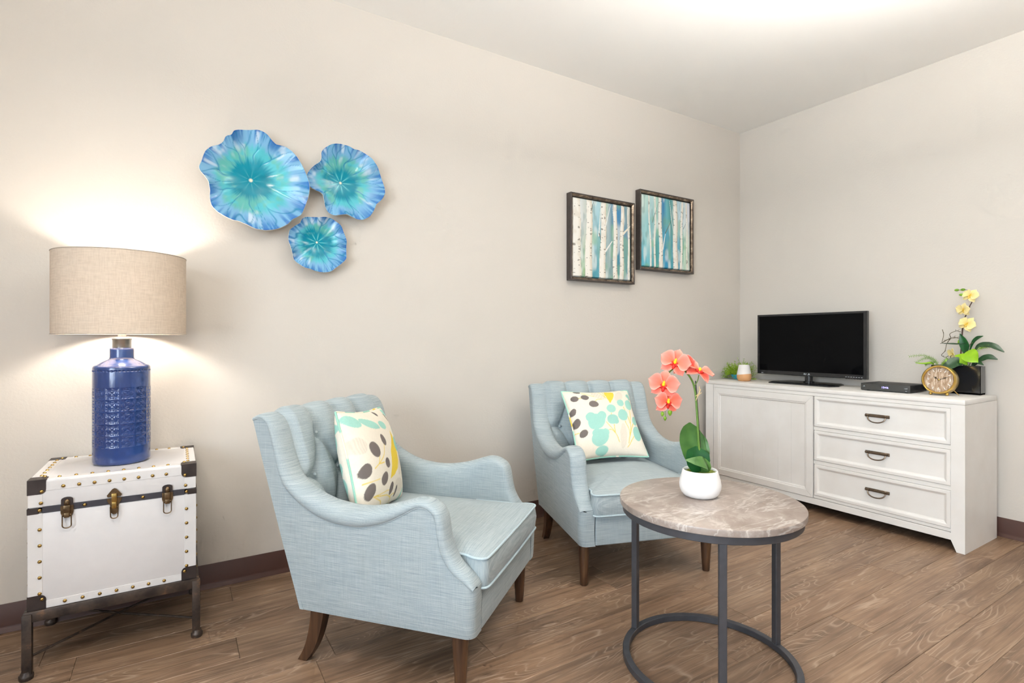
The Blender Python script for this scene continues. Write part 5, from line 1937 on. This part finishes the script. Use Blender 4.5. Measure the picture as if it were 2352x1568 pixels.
def plate(label, c, outline, depth, seed, inner):
    root = thing('wall_plate', label, 'wall plate', (c[0], 0, c[1]), 0, 'lotus-leaf wall plates')
    P = np.array(outline)
    th_ = np.unwrap(np.arctan2(P[:, 1], P[:, 0]))
    if th_[-1] < th_[0]:
        P, th_ = P[::-1], th_[::-1]
    r_ = np.hypot(P[:, 0], P[:, 1])
    o_ = np.argsort(np.mod(th_, 2 * PI))
    tt, rv = np.mod(th_, 2 * PI)[o_], r_[o_]
    tt = np.concatenate([[tt[-1] - 2 * PI], tt, [tt[0] + 2 * PI]])
    rv = np.concatenate([[rv[-1]], rv, [rv[0]]])
    na, nr = 320, 64
    ang_ = np.linspace(0, 2 * PI, na, endpoint=False)
    Rm = np.interp(ang_, tt, rv)
    for _ in range(3):
        Rm = (np.roll(Rm, 1) + 2 * Rm + np.roll(Rm, -1)) / 4
    Rmean = Rm.mean()
    ss = np.linspace(0, 1, nr)
    A_, S_ = np.meshgrid(ang_, ss)
    RR = Rm[None, :]
    blend = sst(0.35, 1.0, S_)
    rad_ = S_ * (Rmean * (1 - blend) + RR * blend)
    X, Z_ = rad_ * np.cos(A_), rad_ * np.sin(A_)
    bowl = 0.012 + depth * (S_ ** 2.2)
    wave = 0.010 * np.sin(A_ * 6 + seed) + 0.008 * np.sin(A_ * 9 + seed * 2.3) + 0.05 * (RR / Rmean - 1)
    Y = -(bowl + wave * S_ ** 3)
    nV = 15
    # veins: radial lines that fork near the edge, pressed into the surface
    fa = A_ / (2 * PI) * nV + 0.9 * (vnoise(np.cos(A_) * 2.2 + 5, np.sin(A_) * 2.2 + 5, seed) - 0.5) + 0.55 * (vnoise(np.cos(A_) * S_ * 4 + 9, np.sin(A_) * S_ * 4 + 9, seed + 11) - 0.5)
    vd = np.abs((fa + 0.5) % 1.0 - 0.5)
    fork = np.clip((S_ - 0.62) / 0.38, 0, 1) * 0.42
    vd = np.minimum(np.abs(vd - fork), np.where(S_ < 0.64, vd, 9)) * S_ * Rmean * 2 * PI / nV
    vein = np.exp(-(vd / 0.0019) ** 2) * sst(0.32, 0.5, S_) * sst(0.2, 0.5, vnoise(fa.round() * 7.3, S_ * 2.5, seed + 21))
    Y = Y + vein * 0.0012
    G = np.stack([X, Y, Z_], -1)
    teal, aqua, green = np.array(lin(0, 126, 146)), np.array(lin(84, 180, 190)), np.array(lin(96, 172, 158))
    blue, sky, white = np.array(lin(58, 116, 178)), np.array(lin(120, 172, 206)), np.array(lin(206, 220, 228))
    streak = vnoise(A_ * 14, S_ * 2.0 + 3, seed) * 0.6 + vnoise(A_ * 36, S_ * 3.0, seed + 1) * 0.4
    blot = 0.6 * vnoise(X * 22 + 7, Z_ * 22 + 3, seed + 2) + 0.4 * vnoise(X * 55 + 7, Z_ * 55, seed + 12)
    s2 = S_ + 0.16 * (streak - 0.5)
    C = np.ones(S_.shape + (3,)) * teal
    C = mix(C, aqua, sst(inner, inner + 0.22, s2))
    C = mix(C, green, sst(0.45, 0.65, blot) * sst(0.3, 0.5, s2) * (1 - sst(0.7, 0.85, s2)) * 0.8)
    C = mix(C, sky, sst(0.62, 0.80, s2))
    C = mix(C, blue, sst(0.74, 0.98, s2) * sst(0.38, 0.62, streak) * 0.9)
    C = mix(C, white, sst(0.45, 0.75, blot) * sst(0.5, 0.8, vnoise(A_ * 9 + 3, S_ * 2.5, seed + 31)) * sst(0.45, 0.75, s2) * 0.75)
    C = mix(C, np.array(lin(20, 120, 160)), vein * 0.85)
    C = mix(C, np.array(lin(40, 96, 170)), sst(0.955, 1.0, S_) * sst(0.35, 0.6, streak) * 0.8)
    rays = np.clip(np.cos(A_ * 9), 0, 1) ** 3 * sst(0.04, 0.08, S_) * (1 - sst(0.10, inner * 0.8 + 0.08, S_))
    C = mix(C, np.array(lin(120, 214, 210)), rays * (0.7 if seed != 1 else 0.15))
    C = mix(C, np.array(lin(232, 228, 200)), 1 - sst(0.025, 0.04, S_))
    mb = MB().grid(G, closed_v=True)
    part('dish', mb, M['glaze'], root, angle=180, colors=C.reshape(-1, 3))
    # thick pale lip and back
    G2 = np.stack([G[-1] * np.array([1, 1, 1]), G[-1] * np.array([1.012, 1, 1.012]) + np.array([0, 0.004, 0]), G[-1] * np.array([0.985, 1, 0.985]) + np.array([0, 0.009, 0])], 0)
    back = [G2[0], G2[1], G2[2]]
    for f_ in (0.8, 0.55, 0.35):
        i_ = int(f_ * (nr - 1))
        q_ = G[i_].copy()
        q_[:, 1] = np.minimum(q_[:, 1] + 0.009, -0.001)
        back.append(q_)
    q_ = G[int(0.3 * (nr - 1))].copy()
    q_[:, 1] = -0.0005
    back.append(q_)
    mb2 = MB().grid(np.array(back), closed_v=True, flip=True)
    part('lip', mb2, M['plate_rim'], root, angle=180)
    return root


plate('largest of the three turquoise lotus-leaf wall plates, nearest the lamp', *PLATES['large'], 1, 0.34)
plate('medium turquoise lotus-leaf wall plate at the right of the trio', *PLATES['medium'], 4, 0.40)
plate('smallest turquoise lotus-leaf wall plate, lowest of the trio', *PLATES['small'], 6, 0.44)

# ------------------------------------------------------------------ birch pictures
M['frame_dark'] = simple('dark_bronze_frame', lin(74, 66, 62), 0.4, 0.3, 0.5, 0.12, 30)


def frame_metal():
    t = NT('tarnished_pewter')
    v = t.coords()
    f = t.noise(v, 28, 4, 0.65)
    t.color(t.ramp(f, [(0.32, lin(78, 66, 56)), (0.55, lin(132, 116, 100)), (0.72, lin(186, 170, 150))]))
    t.set(Roughness=0.3, Metallic=0.8)
    return t.m


M['pewter'] = frame_metal()
M['canvas'] = painted('birch_painting', 0.35, 0.4, coat=0.15)


def birch_art(U, V, trunks, bg, branches, seed):
    """U,V in 0..1; returns linear colours of a watercolour birch wood"""
    w = U + 0.02 * (vnoise(U * 9, V * 3, seed) - 0.5)
    C = np.zeros(U.shape + (3,))
    xs = [b[0] for b in bg]
    for ch in range(3):
        top = np.interp(w, xs, [lin(*b[1])[ch] for b in bg])
        bot = np.interp(w, xs, [lin(*b[2])[ch] for b in bg])
        C[..., ch] = bot + (top - bot) * sst(0.1, 0.9, V + 0.5 * (vnoise(U * 6 + 3, V * 3, seed + 2) - 0.5))
    n1 = vnoise(U * 16, V * 5, seed + 3)
    n2 = vnoise(U * 34, V * 9, seed + 4)
    C = mix(C, np.array(lin(226, 232, 226)), sst(0.55, 0.85, n1) * 0.6)
    C = mix(C, np.array(lin(60, 118, 120)), sst(0.62, 0.9, n2) * 0.35)
    C = mix(C, np.array(lin(128, 176, 128)), sst(0.66, 0.9, vnoise(U * 9 + 40, V * 6, seed + 5)) * 0.5)
    for (x0, hw_, lean, warm) in trunks:
        xc = x0 + lean * (V - 0.5) + 0.006 * np.sin(V * 9 + x0 * 30)
        hwv = hw_ * (1.12 - 0.28 * V)
        d = (U - xc) / hwv
        inside = 1 - sst(0.9, 1.08, np.abs(d) + 0.10 * (vnoise(U * 30, V * 40, seed + 6) - 0.5))
        tc_ = mix(np.ones(U.shape + (3,)) * np.array(lin(240, 236, 226)), np.array(lin(206, 190, 162)), sst(0.1, 1.0, d) * 0.75 * warm)
        tc_ = mix(tc_, np.array(lin(214, 204, 186)), sst(0.55, 0.9, vnoise(U * 20, V * 14, seed + 7)) * 0.5)
        mark = (vnoise(U * 26 + x0 * 50, V * 60, seed + 8) > 0.84) & (np.abs(d) > 0.25)
        tc_ = mix(tc_, np.array(lin(92, 84, 70)), mark.astype(float) * 0.75)
        C = mix(C, tc_, inside)
        edge_ = np.exp(-((np.abs(d) - 1.0) / 0.10) ** 2) * sst(0.35, 0.75, vnoise(U * 8 + 9, V * 26, seed + 9))
        C = mix(C, np.array(lin(96, 94, 84)), edge_ * 0.5)
    for (a, b, c, d, w_, tone) in branches:
        dx, dy = c - a, d - b
        t_ = np.clip(((U - a) * dx + (V - b) * dy) / (dx * dx + dy * dy), 0, 1)
        D = np.hypot(U - a - t_ * dx, V - b - t_ * dy)
        C = mix(C, np.array(lin(*tone)), 1 - sst(w_ * (1.1 - 0.7 * t_), w_ * (1.4 - 0.7 * t_), D))
    return C


def picture(label, x0, x1, z0, z1, art):
    D = 0.046
    cx, cz = (x0 + x1) / 2, (z0 + z1) / 2
    root = thing('framed_picture', label, 'picture', (cx, 0, cz), 0, 'birch pictures')
    hx, hz = (x1 - x0) / 2, (z1 - z0) / 2

    def bar(pts, name):
        """four mitred sides; profile: inset, depth from wall, material switch"""
        pr_ = [(0.0, -0.0005), (0.0, -D + 0.001), (0.001, -D), (0.006, -D), (0.008, -D + 0.002)]
        pr2 = [(0.008, -D + 0.002), (0.014, -D + 0.0045), (0.020, -D + 0.010), (0.021, -D + 0.016)]
        for prof_, mt, nm in ((pr_, M['frame_dark'], name), (pr2, M['pewter'], 'frame_lip')):
            (ax, az), (bx, bz), (nx, nz) = pts
            vs, fs = [], []
            tx, tz = (bx - ax), (bz - az)
            L_ = math.hypot(tx, tz)
            tx, tz = tx / L_, tz / L_
            for (ins, y_) in prof_:
                vs += [(ax + nx * ins + tx * ins, y_, az + nz * ins + tz * ins), (bx + nx * ins - tx * ins, y_, bz + nz * ins - tz * ins)]
            for i in range(len(prof_) - 1):
                fs.append((2 * i, 2 * i + 1, 2 * i + 3, 2 * i + 2))
            part(nm, MB().add(vs, fs), mt, root, angle=25)
    bar(((-hx, -hz), (hx, -hz), (0, 1)), 'frame_side')
    bar(((hx, -hz), (hx, hz), (-1, 0)), 'frame_side')
    bar(((hx, hz), (-hx, hz), (0, -1)), 'frame_side')
    bar(((-hx, hz), (-hx, -hz), (1, 0)), 'frame_side')
    n_ = 230
    uu = np.linspace(0, 1, n_)
    U_, V_ = np.meshgrid(uu, uu)
    Cc = birch_art(U_, V_, *art)
    ci = 0.0235
    # stretched canvas with rounded edges
    ed = np.minimum.reduce([U_, 1 - U_, V_, 1 - V_])
    yb = -(D - 0.014) + 0.010 * (1 - sst(0, 0.018, ed)) ** 2
    G = np.stack([-hx + ci + U_ * (2 * hx - 2 * ci), yb, -hz + ci + V_ * (2 * hz - 2 * ci)], -1)
    part('canvas', MB().grid(G), M['canvas'], root, angle=180, colors=Cc.reshape(-1, 3))
    part('backing', MB().box(-hx + 0.004, hx - 0.004, -0.012, -0.001, -hz + 0.004, hz - 0.004), M['frame_dark'], root, smooth=False)
    return root


W_ = (236, 234, 226)
art1 = ([(0.065, 0.068, 0.0, 0.5), (0.265, 0.055, 0.02, 1.0), (0.505, 0.050, 0.03, 0.9), (0.715, 0.036, 0.0, 1.0), (0.835, 0.034, 0.02, 1.0), (0.955, 0.016, -0.01, 0.8)],
        [(0.0, (214, 222, 220), (170, 190, 196)), (0.12, (222, 224, 222), (150, 172, 160)), (0.2, (200, 204, 198), (156, 186, 140)), (0.33, (190, 214, 216), (78, 150, 164)), (0.42, (168, 206, 214), (84, 154, 170)), (0.58, (176, 190, 190), (150, 172, 170)),
         (0.66, (96, 140, 164), (120, 150, 150)), (0.77, (52, 122, 168), (64, 130, 140)), (0.90, (110, 146, 156), (54, 110, 168)), (1.0, (196, 190, 172), (96, 130, 110))],
        [(0.545, 0.36, 0.66, 0.50, 0.010, W_), (0.86, 0.62, 0.99, 0.74, 0.012, (232, 224, 206)), (0.545, 0.68, 0.63, 0.97, 0.006, W_), (0.43, 0.55, 0.47, 0.97, 0.007, W_), (0.30, 0.86, 0.345, 0.985, 0.005, (110, 110, 100)), (0.70, 0.70, 0.66, 0.98, 0.004, W_), (0.44, 0.58, 0.465, 0.50, 0.006, (70, 66, 56))],
        21)
art2 = ([(0.165, 0.014, -0.05, 0.4), (0.265, 0.016, 0.01, 0.5), (0.375, 0.036, -0.03, 0.6), (0.680, 0.046, -0.01, 1.0), (0.810, 0.022, 0.02, 0.6), (0.925, 0.014, -0.02, 0.5)],
        [(0.0, (186, 214, 206), (80, 166, 186)), (0.10, (190, 220, 210), (96, 184, 200)), (0.21, (186, 216, 216), (60, 150, 160)), (0.30, (176, 212, 196), (72, 152, 148)), (0.43, (24, 112, 166), (70, 160, 186)), (0.50, (110, 178, 184), (36, 138, 182)),
         (0.58, (64, 138, 134), (60, 146, 160)), (0.75, (190, 214, 220), (84, 160, 186)), (0.88, (206, 216, 222), (150, 200, 160)), (1.0, (216, 214, 222), (214, 216, 210))],
        [(0.425, 0.27, 0.475, 0.50, 0.008, W_), (0.475, 0.50, 0.60, 0.70, 0.006, (96, 110, 96)), (0.60, 0.70, 0.56, 0.97, 0.005, W_), (0.21, 0.62, 0.33, 0.90, 0.004, (110, 124, 118)), (0.60, 0.70, 0.66, 0.45, 0.005, (206, 222, 214)), (0.85, 0.60, 0.90, 0.68, 0.004, (80, 86, 84))],
        33)
picture('square birch-trunk picture hung lower, nearer the plates', -1.7605, -1.2115, 1.4515, 2.0005, art1)
picture('square birch-trunk picture hung higher, nearer the corner', -1.1615, -0.6125, 1.5585, 2.1075, art2)
